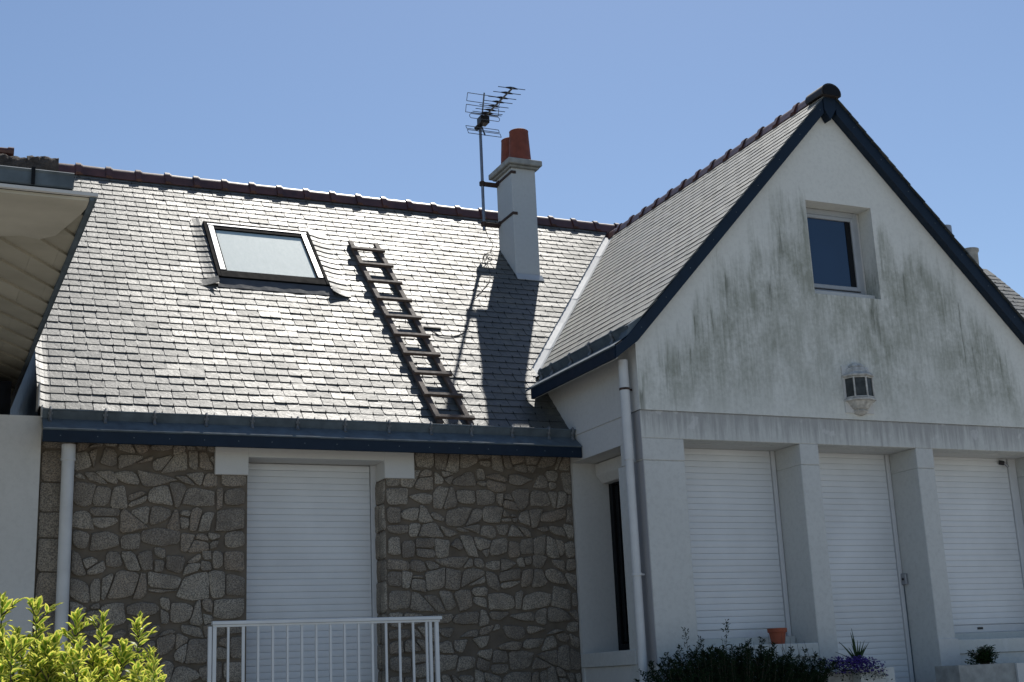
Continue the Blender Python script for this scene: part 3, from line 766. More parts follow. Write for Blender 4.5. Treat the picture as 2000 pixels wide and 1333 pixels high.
# fascias
def zt(x): return 1.089*x - 1.484
mb = MB()
apx = 7.835; ztop = ZR+0.012
L_top = lambda x: ZG(x)+0.012
def slab_xz(poly, y0, y1): mb.prism([(p[0], y0, p[1]) for p in poly], (0, y1-y0, 0))
slab_xz([(5.292, 4.20), (5.292, 4.305), (5.40, 4.385), (apx-0.075, L_top(apx-0.075)), (apx-0.075, L_top(apx-0.075)-0.165), (5.51, L_top(5.51)-0.165)], 9.50, 9.587)
part('rake_fascia', mb, M['navy'], house, bevel=0.003)
mb = MB(); H_top = lambda x: ZH(x)+0.012
slab_xz([(apx+0.075, H_top(apx+0.075)), (10.62, H_top(10.62)), (10.62, H_top(10.62)-0.175), (apx+0.075, H_top(apx+0.075)-0.175)], 9.50, 9.587)
part('rake_fascia', mb, M['navy'], house, bevel=0.003)
mb = MB(); slab_xz([(apx-0.0745, L_top(apx-0.0745)-0.002), (apx, ztop), (apx+0.0745, H_top(apx+0.0745)-0.002), (apx+0.068, 6.845), (apx-0.010, 6.722), (apx-0.072, 6.830)], 9.492, 9.588)
part('apex_plate', mb, M['navy'], house, bevel=0.002)
mb = MB()
for i in range(9):                                      # nail heads
    x_ = 8.1 + 0.29*i; mb.box(x_, x_+0.008, 9.497, 9.501, H_top(x_)-0.09, H_top(x_)-0.082)
for i in range(9):
    x_ = 5.55 + 0.27*i; mb.box(x_, x_+0.008, 9.497, 9.501, L_top(x_)-0.09, L_top(x_)-0.082)
part('nail', mb, M['zinc'], house, kind='stuff')
# slope edge boards just above the fascia so that the slate ends are seated
mb = MB(); mb.box(0.822, 5.534, 10.703, 10.727, 3.553, 3.652); fm = part('eaves_fascia', mb, M['navy'], house, bevel=0.003)
mb = MB()
for i in range(17):
    x_ = 0.95 + 0.28*i; mb.box(x_, x_+0.009, 10.700, 10.7035, 3.600, 3.608)
part('nail', mb, M['zinc'], fm, kind='stuff')
mb = MB(); mb.add([(0.822, 10.727, 3.560), (5.534, 10.727, 3.560), (5.534, 10.97, 3.80), (0.822, 10.97, 3.80)], [(0, 1, 2, 3)]); part('eaves_soffit', mb, M['render'], house)
mb = MB(); mb.box(5.284, 5.304, 9.52, 11.22, 4.200, 4.302); part('eaves_fascia', mb, M['navy'], house, bevel=0.003)
mb = MB(); mb.box(5.3045, 5.316, 9.53, 11.22, 4.200, 4.212); part('soffit_strip', mb, M['render'], house)
mb = MB(); mb.add([(5.306, 9.52, 4.215), (5.306, 11.2, 4.215), (5.56, 11.62, 4.49), (5.56, 9.52, 4.49)], [(0, 1, 2, 3)]); part('eaves_soffit', mb, M['render'], house)

# gutters lying on the slope, zinc, with hooks
def thin(prof, t_=0.003):
    """shell profile from an open polyline"""
    return prof + [(p[0]+0.0005, p[1]-t_) for p in reversed(prof)]
mb = MB()
pg = [(10.700, 3.650), (10.700, 3.664), (10.838, 3.762), (10.802, 3.824), (10.810, 3.828), (10.846, 3.770), (10.955, 3.846)]
xs_ = [0.822, 1.9, 3.05, 4.2, 5.15, 5.534]
for i, (a, b) in enumerate(zip(xs_, xs_[1:])):
    mb.extr(thin([(p[0]-0.0015*(i % 2), p[1]+0.0015*(i % 2)) for p in pg]), 'X', a, b, caps=False)
mb.tube([(0.822, 10.802, 3.829), (5.534, 10.802, 3.829)], 0.008, 8)
mb.tube([(0.822, 10.697, 3.656), (5.534, 10.697, 3.656)], 0.006, 8)
gut = part('gutter', mb, M['zinc'], house)
mb = MB(); mb.box(0.816, 0.824, 10.83, 10.96, 3.77, 3.87); mb.box(0.790, 0.800, 10.86, 11.08, 3.86, 4.06); part('gutter_end', mb, M['zinc_light'], gut)
def hook_mesh():
    mb = MB()
    mb.tube([(0, 10.826, 3.836), (0, 10.800, 3.843), (0, 10.789, 3.829), (0, 10.805, 3.795), (0, 10.818, 3.772), (0, 10.812, 3.748), (0, 10.792, 3.730)], [.010, .012, .012, .010, .013, .015, .012], 8)
    mb.box(-0.018, 0.018, 10.800, 10.830, 3.790, 3.808)
    return mb.mesh('gutter_hook', M['zinc'], smooth=True)
hm = hook_mesh(); hm.materials[0] = M['hook']
for x in (0.881, 1.302, 1.689, 2.108, 2.493, 2.882, 3.301, 3.701, 4.093, 4.483, 4.884, 5.255, 5.50): link('gutter_hook', hm, gut, Matrix.Translation((x, 0, 0)))
mb = MB()
pg2 = [(5.280, 4.298), (5.280, 4.312), (5.452, 4.430), (5.416, 4.494), (5.424, 4.498), (5.460, 4.438), (5.56, 4.555)]
for i, (a, b) in enumerate(((9.52, 10.35), (10.35, 11.33))): mb.extr(thin([(p[0]-0.0015*i, p[1]) for p in pg2]), 'Y', a, b, caps=False)
mb.tube([(5.416, 9.56, 4.500), (5.416, 11.30, 4.500)], 0.008, 8); mb.tube([(5.277, 9.50, 4.304), (5.277, 11.25, 4.304)], 0.006, 8)
gut2 = part('gutter', mb, M['zinc'], house)
mb = MB(); mb.prism([(5.40, 9.515, 4.395), (5.455, 9.515, 4.515), (5.58, 9.515, 4.600), (5.66, 9.515, 4.672), (5.60, 9.515, 4.55)], (0, 0.13, 0)); part('gutter_end', mb, M['zinc'], gut2)
Rk = Matrix.Rotation(rad(-90), 4, 'Z')
h2 = MB(); h2.tube([(5.440, 0, 4.506), (5.414, 0, 4.514), (5.403, 0, 4.500), (5.418, 0, 4.466), (5.432, 0, 4.440), (5.420, 0, 4.412), (5.402, 0, 4.392)], [.010, .012, .012, .010, .013, .015, .012], 8)
h2.box(5.412, 5.442, -0.018, 0.018, 4.462, 4.484); h2 = h2.mesh('gutter_hook', M['hook'], smooth=True)
for y in (9.80, 10.22, 10.62, 11.02, 11.26): link('gutter_hook', h2, gut2, Matrix.Translation((0, y, 0)))

# downpipes
def downpipe(x, y, z1, r, clips, sleeve):
    mb = MB(); mb.tube([(x, y, 0.01), (x, y, z1)], r, 20)
    if sleeve: mb.tube([(x, y, sleeve), (x, y, z1-0.001)], r+0.005, 20)
    p = part('downpipe', mb, M['pipe'], house, smooth=True)
    for (zc, mt) in clips:
        mb = MB(); mb.tube([(x, y, zc-0.010), (x, y, zc+0.010)], r+0.008, 20); mb.box(x-0.008 if x < 3 else x, x+0.008 if x < 3 else 5.53, y, (10.95 if x < 3 else y+0.01), zc-0.008, zc+0.008)
        part('pipe_clip', mb, mt, p)
downpipe(1.034, 10.855, 3.56, 0.049, [(3.440, M['pipe']), (1.3, M['pipe'])], 3.45)
downpipe(5.455, 9.690, 4.23, 0.038, [(3.974, M['rust']), (2.40, M['pipe'])], 3.36)

# skylight in roof coordinates
def RB(mb, u0, u1, v0, v1, w0, w1):
    R3 = FM.to_3x3(); mb.obox(FM @ V((u0, v0, w0*0.72)), R3 @ V((u1-u0, 0, 0)), R3 @ V((0, v1-v0, 0)), R3 @ V((0, 0, (w1-w0)*0.72)))
a, b, c, d = SK
mb = MB(); RB(mb, a, a+0.035, c, d, 0, 0.080); RB(mb, b-0.035, b, c, d, 0, 0.080); RB(mb, a+0.035, b-0.035, d-0.05, d, 0, 0.080); RB(mb, a+0.035, b-0.035, c, c+0.135, 0, 0.074)
skl = part('roof_window', mb, M['sky_black'], house, bevel=0.004)
mb = MB(); RB(mb, a+0.045, a+0.098, c+0.140, d-0.10, 0.02, 0.082); RB(mb, b-0.098, b-0.045, c+0.140, d-0.10, 0.02, 0.082); RB(mb, a+0.038, b-0.038, d-0.085, d-0.055, 0.03, 0.088)
RB(mb, a+0.012, a+0.020, c+0.04, d-0.3, 0.075, 0.079)
part('side_cover', mb, M['grey_alu'], skl, bevel=0.003)
mb = MB(); RB(mb, a+0.1, b-0.1, d-0.155, d-0.088, 0.02, 0.078); RB(mb, a+0.1, a+0.112, c+0.140, d-0.155, 0.02, 0.070); RB(mb, b-0.112, b-0.1, c+0.140, d-0.155, 0.02, 0.070)
part('sash', mb, M['sky_black'], skl)
mb = MB(); RB(mb, a+0.112, b-0.112, c+0.140, d-0.155, 0.02, 0.052); part('pane', mb, M['frost'], skl)
mb = MB()
n = 14
for i in range(n):
    ua = a-0.01 + (b-a+0.02)*i/n; ub = a-0.01 + (b-a+0.02)*(i+1)/n; wv = lambda u: 0.020 + 0.003*math.sin(u*23)
    mb.add([FM @ V((ua, c-0.002, 0.035)), FM @ V((ub, c-0.002, 0.035)), FM @ V((ub, c-0.165, wv(ub))), FM @ V((ua, c-0.165, wv(ua)))], [(0, 1, 2, 3)])
part('apron_flashing', mb, M['apron'], skl)
# slates dressed up to the sides of the skylight, and the two flared corners
rk = random.Random(9); fl = MB()
for side in (-1, 1):
    k = 0
    while k*SL_E < d-c+0.12:
        v0 = c - 0.13 + k*SL_E; e = a if side < 0 else b
        cols = [(0.0, 0.034), (0.03, 0.031), (0.06, 0.024), (0.10, 0.018), (0.13, 0.0160)] if side < 0 else [(0.0, 0.046), (0.04, 0.038), (0.09, 0.026), (0.15, 0.019), (0.21, 0.016)]
        jit = rk.uniform(-.002, .003); sag = rk.uniform(0.0, 0.015)
        lo_ = []; hi_ = []
        for (du, w_) in cols:
            dv = -(0.03 if side < 0 else 0.05)*(du/cols[-1][0])*(-0.2) - sag*(1-du/cols[-1][0])*0
            lo_.append(FM @ V((e + side*du, v0 + dv - 0.018*(1 if side > 0 else -0.2)*(du/cols[-1][0]), w_+jit+0.006)))
            hi_.append(FM @ V((e + side*du, v0 + SL_L*0.8 + dv, w_+jit-0.006)))
        m_ = len(cols); nn = (FM.to_3x3() @ V((0, 0, -1)))*0.004
        vs = lo_ + hi_ + [p + nn for p in lo_]
        fs = [(i, i+1, m_+i+1, m_+i) for i in range(m_-1)] + [(i, i+1, 2*m_+i+1, 2*m_+i) for i in range(m_-1)]
        s = MB(); s.add(vs, fs, rk.random()); part('flank_slate', s, M['slate'], skl)
        k += 1
for side, e in ((-1, a), (1, b)):
    s = MB(); pts = []
    m_ = 7
    for i in range(m_):
        t_ = i/(m_-1); uu = e + side*(0.0 + 0.19*t_)
        wv = 0.055*(1-t_)**1.5 + 0.014 + (0.018*t_*t_ if side > 0 else 0.0)
        vv = c - 0.135 - 0.045*math.sin(t_*1.6)*(1 if side > 0 else 0.5)
        pts.append((FM @ V((uu, vv, wv)), FM @ V((uu, vv+0.12, wv-0.002)), FM @ V((uu, vv+0.002, wv-0.007))))
    vs = [p[0] for p in pts] + [p[1] for p in pts] + [p[2] for p in pts]
    s.add(vs, [(i, i+1, m_+i+1, m_+i) for i in range(m_-1)] + [(i, i+1, 2*m_+i+1, 2*m_+i) for i in range(m_-1)], 0.8)
    part('corner_flashing', s, M['slate'] if side < 0 else M['slate'], skl)

# chimney
mb = MB(); mb.box(6.045, 6.352, 13.08, 13.52, ZM(13.0)-0.15, 7.40); ch = part('chimney', mb, M['chimney'], house, bevel=0.006)
mb = MB(); mb.box(6.010, 6.388, 13.035, 13.565, 7.395, 7.422); mb.box(5.978, 6.412, 12.995, 13.605, 7.422, 7.492); part('chimney_cap', mb, M['concrete'], ch, bevel=0.008)
for (px_, py_, zt_) in ((6.215, 13.19, 7.915), (6.215, 13.43, 7.90)):
    mb = MB(); mb.lathe((px_, py_, 0), [(0.135, 7.49), (0.132, 7.56), (0.113, zt_-0.02), (0.116, zt_-0.006), (0.108, zt_), (0.095, zt_-0.002), (0.09, zt_-0.12), (0.0, zt_-0.12)], 28, cap=False); part('chimney_pot', mb, M['pot'], ch, smooth=True)
mb = MB(); mb.prism([FM @ V((6.03, (13.08-10.95)/ca-0.085, 0.022)), FM @ V((6.365, (13.08-10.95)/ca-0.085, 0.022)), FM @ V((6.365, (13.08-10.95)/ca+0.01, 0.04)), FM @ V((6.03, (13.08-10.95)/ca+0.01, 0.04))], (0, 0.002, -0.004)); part('base_flashing', mb, M['zinc_light'], ch)
# far chimney seen over the right slope of the gable
mb = MB(); mb.box(13.82, 14.50, 14.45, 14.85, 6.6, 7.22); c2 = part('chimney', mb, M['chimney'], house, bevel=0.01, label='low far chimney mostly hidden behind the right slope of the gable')
mb = MB(); mb.lathe((14.395, 14.6, 0), [(0.115, 7.2), (0.125, 7.60), (0.145, 7.63), (0.145, 7.66), (0.10, 7.67)], 20); part('chimney_pot', mb, M['concrete'], c2, smooth=True)
mb = MB(); mb.lathe((13.945, 14.6, 0), [(0.11, 7.2), (0.12, 7.90), (0.12, 7.985), (0.09, 7.99)], 20); part('chimney_pot', mb, M['grey_alu'], c2, smooth=True)

# balcony slab
mb = MB(); mb.box(1.95, 3.93, 9.95, 10.95, 0.95, 1.10); part('balcony_slab', mb, M['concrete'], house, bevel=0.01)

# ------------------------------------------------------------------ balcony railing
rl = thing('balcony_railing', 'white metal balcony railing with thin upright bars before the tall shutter', 'railing', (2.9, 10.0, 1.1))
mb = MB(); mb.extr([(9.975, 2.088), (9.975, 2.110), (9.985, 2.114), (10.02, 2.114), (10.028, 2.108), (10.028, 2.088)], 'X', 2.014, 3.825); part('handrail', mb, M['rail'], rl)
mb = MB(); mb.extr([(9.988, 2.070), (9.988, 2.086), (10.015, 2.086), (10.015, 2.070)], 'X', 2.02, 3.812); part('lower_rail', mb, M['rail'], rl)
mb = MB(); mb.extr([(9.988, 1.17), (9.988, 1.19), (10.015, 1.19), (10.015, 1.17)], 'X', 2.02, 3.812); part('lower_rail', mb, M['rail'], rl)
bars = MB(); bars.box(-0.008, 0.008, 9.993, 10.009, 1.19, 2.0695); bars = bars.mesh('baluster', M['rail'])
x = 2.135; k = 0
while x < 3.74:
    link('baluster', bars, rl, Matrix.Translation((x, 0, 0)) if k != 1 else Matrix.Translation((x, 0, 0)) @ Matrix.Diagonal((1.35, 1, 1, 1)) ); x += 0.1118; k += 1
for (x0, x1, y0) in ((1.985, 2.012, 9.985), (2.018, 2.046, 9.985), (3.722, 3.745, 9.99), (3.770, 3.800, 9.985)):
    mb = MB(); mb.box(x0, x1, y0, y0+0.03, 1.101, 2.0695 if x0 > 2.0 else 2.075); part('post', mb, M['rail'], rl, bevel=0.002)

# ------------------------------------------------------------------ roof ladder
ld = thing('roof_ladder', 'weathered brown wooden ladder lying on the slate roof', 'ladder', (4.35, 11.0, 3.9))
def LP(u, v, w_): return FM @ V((u, v, w_))
R3 = FM.to_3x3()
vt, vb = (13.36-10.95)/ca, (10.925-10.95)/ca
for (ut, ub) in ((4.135, 4.200), (4.430, 4.498)):
    mb = MB(); dvec = LP(ut, vt, 0.02)-LP(ub, vb, 0.02)
    mb.obox(LP(ub-0.007, vb, 0.022), R3 @ V((0.054, 0, 0)), dvec, R3 @ V((0, 0, 0.036))); part('rail', mb, M['wood'], ld, bevel=0.004)
rl_ = random.Random(3)
for i, yv in enumerate((13.285, 13.045, 12.785, 12.53, 12.285, 12.04, 11.795, 11.555, 11.30, 11.048)):
    v = (yv-0.075-10.95)/ca; k = (v-vb)/(vt-vb); u0 = 4.190+(4.118-4.190)*k; s = rl_.uniform(-0.008, 0.008)
    mb = MB(); mb.obox(LP(u0+s-0.010, v-0.020, 0.058), R3 @ V((0.388, 0.004*s, 0)), R3 @ V((0, 0.042, 0)), R3 @ V((0, 0, 0.030))); part('rung', mb, M['wood'], ld, bevel=0.003)

# ------------------------------------------------------------------ antenna
an = thing('tv_antenna', 'television aerial with many short rods on a steel mast strapped to the chimney', 'antenna', (5.853, 13.52, 6.75))
ax_ = 5.853
mb = MB(); mb.tube([(ax_, 13.50, 6.74), (ax_, 13.50, 8.14)], 0.0185, 14); part('mast', mb, M['mast'], an, smooth=True)
for zc in (7.325, 6.815):
    mb = MB(); mb.box(ax_-0.035, 6.046, 13.485, 13.515, zc-0.026, zc+0.026); mb.tube([(ax_, 13.50, zc-0.03), (ax_, 13.50, zc+0.03)], 0.028, 12)
    mb.box(6.036, 6.0445, 13.085, 13.52, zc+0.0, zc+0.034); mb.box(6.036, 6.10, 13.070, 13.0795, zc+0.0, zc+0.034); mb.box(6.028, 6.0355, 13.43, 13.53, zc-0.02, zc+0.04)
    part('bracket', mb, M['rust'], an, bevel=0.002)
mb = MB(); mb.tube([(ax_, 13.46, 8.128), (ax_, 12.52, 8.128)], 0.011, 8); part('boom', mb, M['antenna'], an)
mb = MB(); mb.box(ax_-0.055, ax_+0.060, 13.34, 13.47, 8.050, 8.145); mb.tube([(ax_-0.05, 13.53, 8.03), (ax_-0.01, 13.46, 8.07)], 0.03, 10); part('junction_box', mb, M['plastic_black'], an, bevel=0.008)
for i, yy in enumerate((12.55, 12.684, 12.822, 12.939, 13.065, 13.177, 13.261, 13.30)):
    hl = 0.165 + 0.004*i
    mb = MB(); mb.tube([(ax_-hl, yy+0.01, 8.136), (ax_+hl, yy-0.01, 8.136)], 0.0042, 6)
    mb.tube([(ax_-0.075, yy, 8.135), (ax_-0.02, yy, 8.138), (ax_+0.02, yy, 8.138), (ax_+0.075, yy, 8.135)], [0.006, 0.015, 0.015, 0.006], 8); part('director', mb, M['antenna'] if 0 else M['plastic_black'], an)
for (p, q) in (((13.44, 8.14), (13.335, 8.43)), ((13.46, 8.05), (13.365, 7.895))):
    mb = MB(); mb.tube([(ax_, p[0], p[1]), (ax_, q[0], q[1])], 0.010, 8); part('reflector_arm', mb, M['antenna'], an)
for (a_, b_, c_, d_) in ((13.346, 8.405, 13.385, 8.318), (13.400, 8.278, 13.43, 8.193), (13.44, 8.020, 13.415, 7.975), (13.395, 7.950, 13.365, 7.895)):
    h_ = 0.212; lp = [(ax_-h_, a_, b_), (ax_+h_, a_, b_), (ax_+h_, c_, d_), (ax_-h_, c_, d_)]
    mb = MB()
    for i in range(4): mb.tube([lp[i], lp[(i+1) % 4]], 0.0042, 6)
    part('reflector_loop', mb, M['antenna'], an)
mb = MB(); lo = []
for k in range(25):
    t_ = 2*math.pi*k/24; sx_ = 0.16 if math.cos(t_) > 0 else -0.16
    lo.append((ax_-0.01 + (sx_ + 0.025*math.cos(t_))*1.05, 13.33, 8.105 + 0.028*math.sin(t_)))
mb.tube(lo, 0.004, 6); part('dipole', mb, M['antenna'], an)

# cable
cb_ = thing('antenna_cable', 'thin dark aerial cable snaking down the slates from the chimney', 'cable', (5.6, 12.9, 5.9))
mb = MB(); up = lambda p, h=0.03: V(p) + V((0, -sa, ca))*h
pth = [V((5.853, 13.47, 6.76)), V((5.875, 13.46, 6.66)), V((5.93, 13.44, 6.55))] + [up(p, h) for p, h in (((5.905, 13.46, ZM(13.46)), .06), ((5.85, 13.39, ZM(13.39)), .03), ((5.79, 13.33, ZM(13.33)), .05), ((5.735, 13.27, ZM(13.27)), .02), ((5.735, 13.20, ZM(13.20)), .03), ((5.72, 13.10, ZM(13.10)), .022), ((5.66, 12.97, ZM(12.97)), .02), ((5.575, 12.87, ZM(12.87)), .02), ((5.44, 12.74, ZM(12.74)), .02), ((5.32, 12.64, ZM(12.64)), .025), ((5.21, 12.50, ZM(12.50)), .02), ((5.14, 12.36, ZM(12.36)), .025), ((5.06, 12.21, ZM(12.21)), .02), ((4.95, 12.10, ZM(12.10)), .02), ((4.80, 12.045, ZM(12.045)), .02), ((4.68, 12.05, ZM(12.05)), .02), ((4.63, 12.11, ZM(12.11)), .02), ((4.60, 12.16, ZM(12.16)), .02))]
def smooth_path(p, n=6):
    out = []
    for i in range(len(p)-1):
        a, b, c, d = p[max(i-1, 0)], p[i], p[i+1], p[min(i+2, len(p)-1)]
        for k in range(n):
            t_ = k/n; out.append(0.5*((2*b) + (c-a)*t_ + (2*a-5*b+4*c-d)*t_*t_ + (3*b-a-3*c+d)*t_**3))
    return out + [p[-1]]
mb.tube(smooth_path(pth), 0.0038, 6); part('lead', mb, M['plastic_black'], cb_)
cl = [up((5.80+0.07*math.cos(t_/3), 13.36+0.05*math.sin(t_/2.1), ZM(13.36+0.05*math.sin(t_/2.1))), 0.03+0.02*math.sin(t_)) for t_ in range(18)]
mb = MB(); mb.tube(smooth_path(cl, 4), 0.0032, 6); part('coil', mb, M['plastic_black'], cb_)
lf = thing('slate_batten', 'small dark strip wedged under the slates right of the ladder', 'batten', (4.64, 12.14, 5.09))
mb = MB(); mb.obox(FM @ V((4.545, (12.14-10.95)/ca, 0.014)), R3 @ V((0.185, -0.004, 0)), R3 @ V((0, 0.02, 0)), R3 @ V((0, 0, 0.014))); part('strip', mb, M['black'], lf)

# ------------------------------------------------------------------ wall lantern
la = thing('wall_lantern', 'white half hexagonal wall lantern under the attic window', 'lamp', (7.862, 9.588, 4.0))
lc = V((7.862, 9.590, 0)); angs = [rad(180+180*k/4) for k in range(5)]
def ring(r, z): return [lc + V((r*math.cos(t_), r*math.sin(t_)*0.92, z)) for t_ in angs]
def loft(mb, rings_):
    n = len(rings_[0])
    for i in range(len(rings_)-1):
        vs = rings_[i] + rings_[i+1]; mb.add(vs, [(k, k+1, n+k+1, n+k) for k in range(n-1)])
    mb.add(rings_[0], [tuple(range(n))]); mb.add(rings_[-1], [tuple(range(n))])
mb = MB(); loft(mb, [ring(0.018, 3.815), ring(0.06, 3.830), ring(0.085, 3.856), ring(0.070, 3.868), ring(0.095, 3.880), ring(0.13, 3.925), ring(0.142, 3.940), ring(0.172, 3.948), ring(0.172, 3.962), ring(0.155, 3.972)]); part('base', mb, M['old_white'], la)
mb = MB(); loft(mb, [ring(0.150, 4.168), ring(0.172, 4.176), ring(0.172, 4.188), ring(0.135, 4.215), ring(0.118, 4.250), ring(0.110, 4.262), ring(0.085, 4.268), ring(0.093, 4.276), ring(0.06, 4.305), ring(0.015, 4.318)]); part('roof', mb, M['old_white'], la)
r0, r1 = ring(0.152, 3.972), ring(0.150, 4.168)
mb = MB()
for i in range(5): mb.tube([r0[i], r1[i]], 0.0085, 6)
for i in range(4): mb.tube([r0[i]+V((0, 0, .006)), r0[i+1]+V((0, 0, .006))], 0.007, 6); mb.tube([r1[i]-V((0, 0, .006)), r1[i+1]-V((0, 0, .006))], 0.007, 6)
part('cage', mb, M['old_white'], la)
for i in range(4):
    mb = MB(); k = 0.955; q = [lc+(p-lc)*1 for p in (r0[i], r0[i+1], r1[i+1], r1[i])]
    q = [V((lc.x+(p.x-lc.x)*k, lc.y+(p.y-lc.y)*k, p.z)) for p in q]; mb.prism(q, (0, 0.002, 0)); part('pane', mb, M['lamp_glass'], la)
mb = MB(); mb.box(7.70, 8.02, 9.577, 9.5875, 3.84, 4.28); part('back_plate', mb, M['render'], la)

# small fittings
ks = thing('key_switch', 'small grey key switch box on the pillar side by the middle shutter', 'switch', (8.47, 9.945, 2.35))
mb = MB(); mb.box(8.445, 8.475, 9.91, 9.98, 2.30, 2.405); part('box', mb, M['grey_alu'], ks, bevel=0.006)
mb = MB(); mb.tube([(8.438, 9.945, 2.352), (8.446, 9.945, 2.352)], 0.012, 12); part('button', mb, M['plastic_black'], ks)
mb = MB(); mb.tube([(8.470, 9.975, 1.1), (8.470, 9.975, 2.302)], 0.006, 6); part('conduit', mb, M['zinc'], ks)
se = thing('motion_sensor', 'tiny black and grey sensor in the top corner of the right shutter', 'sensor', (9.90, 9.98, 3.49))
mb = MB(); mb.tube([(9.86, 9.985, 3.50), (9.90, 9.96, 3.49)], 0.022, 10); part('head', mb, M['plastic_black'], se)
mb = MB(); mb.tube([(9.90, 9.96, 3.495), (9.94, 9.95, 3.45)], 0.013, 10); part('arm', mb, M['grey_alu'], se)

# ------------------------------------------------------------------ neighbour's roof on the left
nb = thing('neighbouring_building', 'white neighbouring building with a pale boarded soffit and grey gutter', 'building', (-0.5, 10.9, 0))
mb = MB(); mb.box(-3.2, 0.828, 10.90, 11.3, 0.004, 3.792); part('wall', mb, M['render'], nb)
mb = MB(); mb.box(-3.2, 0.64, 11.9, 13.9, 0.004, 4.29); part('rear_wall', mb, M['slate_cheek_and_shade'], nb)  # added to close the sky gap; dark colour paints a white wall's deep shade
ZN = lambda y: 4.153 + 0.0393*(y-6.8)
XN = 0.742; nn = V((0, -0.0393, 1)).normalized()
mb = MB(); mb.prism([(-3.2, 6.86, ZN(6.86)+0.023), (XN-0.03, 6.86, ZN(6.86)+0.023), (XN-0.03, 14.0, ZN(14.0)+0.023), (-3.2, 14.0, ZN(14.0)+0.023)], (0, 0, 0.006))
slab = part('roof_slab', mb, M['black'], nb)
rb = random.Random(21)
bd = V((0.60, 1.0)).normalized()                       # board direction in plan
pn = V((bd.y, -bd.x))
BW = 0.205
def clip_board(poly):
    for cl in ((1, 0, XN-0.035), (-1, 0, 0.9), (0, -1, -7.02), (0, 1, 13.9)): 
        poly = clip2(poly, *cl)
        if len(poly) < 3: return []
    return poly
cnt = 0
for i in range(-34, 12):
    s0 = 7.0 + i*0.42
    # course i between two parallel diagonal lines (x*0.60.. offset along Y)
    nb_ = 0
    xa = -0.9 + (0.16 if i % 2 else 0.0)
    while xa < XN:
        xb = xa + 0.31
        sl = 1.0/0.60
        poly = [(xa+.0006, s0 + (xa+0.9)*sl), (xb-.0006, s0 + (xb+0.9)*sl), (xb-.0006, s0 + 0.417 + (xb+0.9)*sl), (xa+.0006, s0 + 0.417 + (xa+0.9)*sl)]
        poly = clip_board(poly)
        if len(poly) >= 3 and area2(poly) > 0.002:
            ti = 0.012*(1 if i % 2 else 0); top = []
            for (x, y) in poly:
                q = ((y - s0) - (x+0.9)*sl)/0.414
                top.append((x, y, ZN(y) + 0.016*q + rb.uniform(-.0004, .0004)))
            m2 = MB(); m2.prism(top, (0, 0, 0.022), rb.random()); part('board', m2, M['soffit'], nb); cnt += 1
        xa = xb
# smooth patched plaster near the front edge, ragged rear edge
mb = MB(); edge = [(-0.9, 7.9), (-0.3, 7.95), (0.1, 7.80), (0.30, 7.66), (0.42, 7.62), (0.52, 7.66), (0.60, 7.55), (0.655, 7.28), (0.69, 7.10), (0.705, 6.99)]
poly = [(-0.9, 6.86)] + [(0.705, 6.86)] + list(reversed(edge))
mb.prism([(x, y, ZN(y)-0.008-0.004*rb.random()) for x, y in poly], (0, 0, 0.018)); part('plaster_patch', mb, M['plaster'], nb)
mb = MB()
mb.prism([(XN-0.035, 6.84, ZN(6.84)-0.012), (XN-0.012, 6.84, ZN(6.84)-0.012), (XN-0.012, 14.0, ZN(14)-0.012), (XN-0.035, 14.0, ZN(14)-0.012)], (0, 0, 0.03))
mb.prism([(XN-0.010, 6.84, ZN(6.84)-0.004), (XN, 6.84, ZN(6.84)-0.004), (XN, 14.0, ZN(14)-0.004), (XN-0.010, 14.0, ZN(14)-0.004)], (0, 0, 0.036))
part('verge_trim', mb, M['zinc'], nb)
mb = MB(); mb.box(-3.2, XN+0.004, 6.825, 6.850, 4.163, 4.181); part('front_trim', mb, M['render'], nb)
mb = MB(); pgn = [(6.835, 4.194), (6.828, 4.200), (6.824, 4.262), (6.814, 4.272), (6.826, 4.280), (6.836, 4.268), (6.842, 4.206), (6.95, 4.206), (6.955, 4.27)]
mb.extr(thin(pgn, 0.002), 'X', -3.2, 0.622, caps=False)
mb.add([(0.606, 6.83, 4.194), (0.634, 6.82, 4.275), (0.634, 6.95, 4.275), (0.606, 6.95, 4.206)], [(0, 1, 2, 3)])
gn = part('gutter', mb, M['zinc'], nb)
for x in (0.41, -0.1, -0.6, -1.1): 
    mb = MB(); mb.box(x, x+0.018, 6.808, 6.825, 4.192, 4.285); part('gutter_hook', mb, M['black'], gn)
mb = MB(); mb.prism([(-3.2, 6.95, 4.262), (0.60, 6.95, 4.262), (0.60, 14.0, 4.62), (-3.2, 14.0, 4.62)], (0, 0, 0.02)); part('roof_covering', mb, M['slate'], nb)
# mossy tiles above the gutter
for i, (x0, x1, zt_) in enumerate(((0.395, 0.555, 4.432), (0.235, 0.405, 4.424), (0.075, 0.245, 4.428), (-0.09, 0.085, 4.43), (-0.26, -0.08, 4.43))):
    mb = MB(); n1, n2 = 18, 10; vs = []; 
    for j in range(n1+1):
        for k in range(n2+1):
            an_ = math.pi*k/n2; xx = x0 + (x1-x0)*j/n1; rr = 0.060
            yy = 7.03 - rr*math.cos(an_)*0.95; zz_ = 4.278 + (zt_-4.278)*math.sin(an_)**0.7*(1-0.10*j/n1*(1 if i else -0.3))
            d_ = noise.noise(V((xx*30, yy*30, zz_*30+i*9)))*0.010 + noise.noise(V((xx*75, yy*75, zz_*75)))*0.005
            vs.append((xx, yy-d_, zz_+d_))
    fs = [(j*(n2+1)+k, (j+1)*(n2+1)+k, (j+1)*(n2+1)+k+1, j*(n2+1)+k+1) for j in range(n1) for k in range(n2)]
    fs += [tuple(range(n2+1)), tuple(n1*(n2+1)+k for k in range(n2, -1, -1))]
    mb.add(vs, fs); part('mossy_tile', mb, M['moss'], nb, smooth=True)
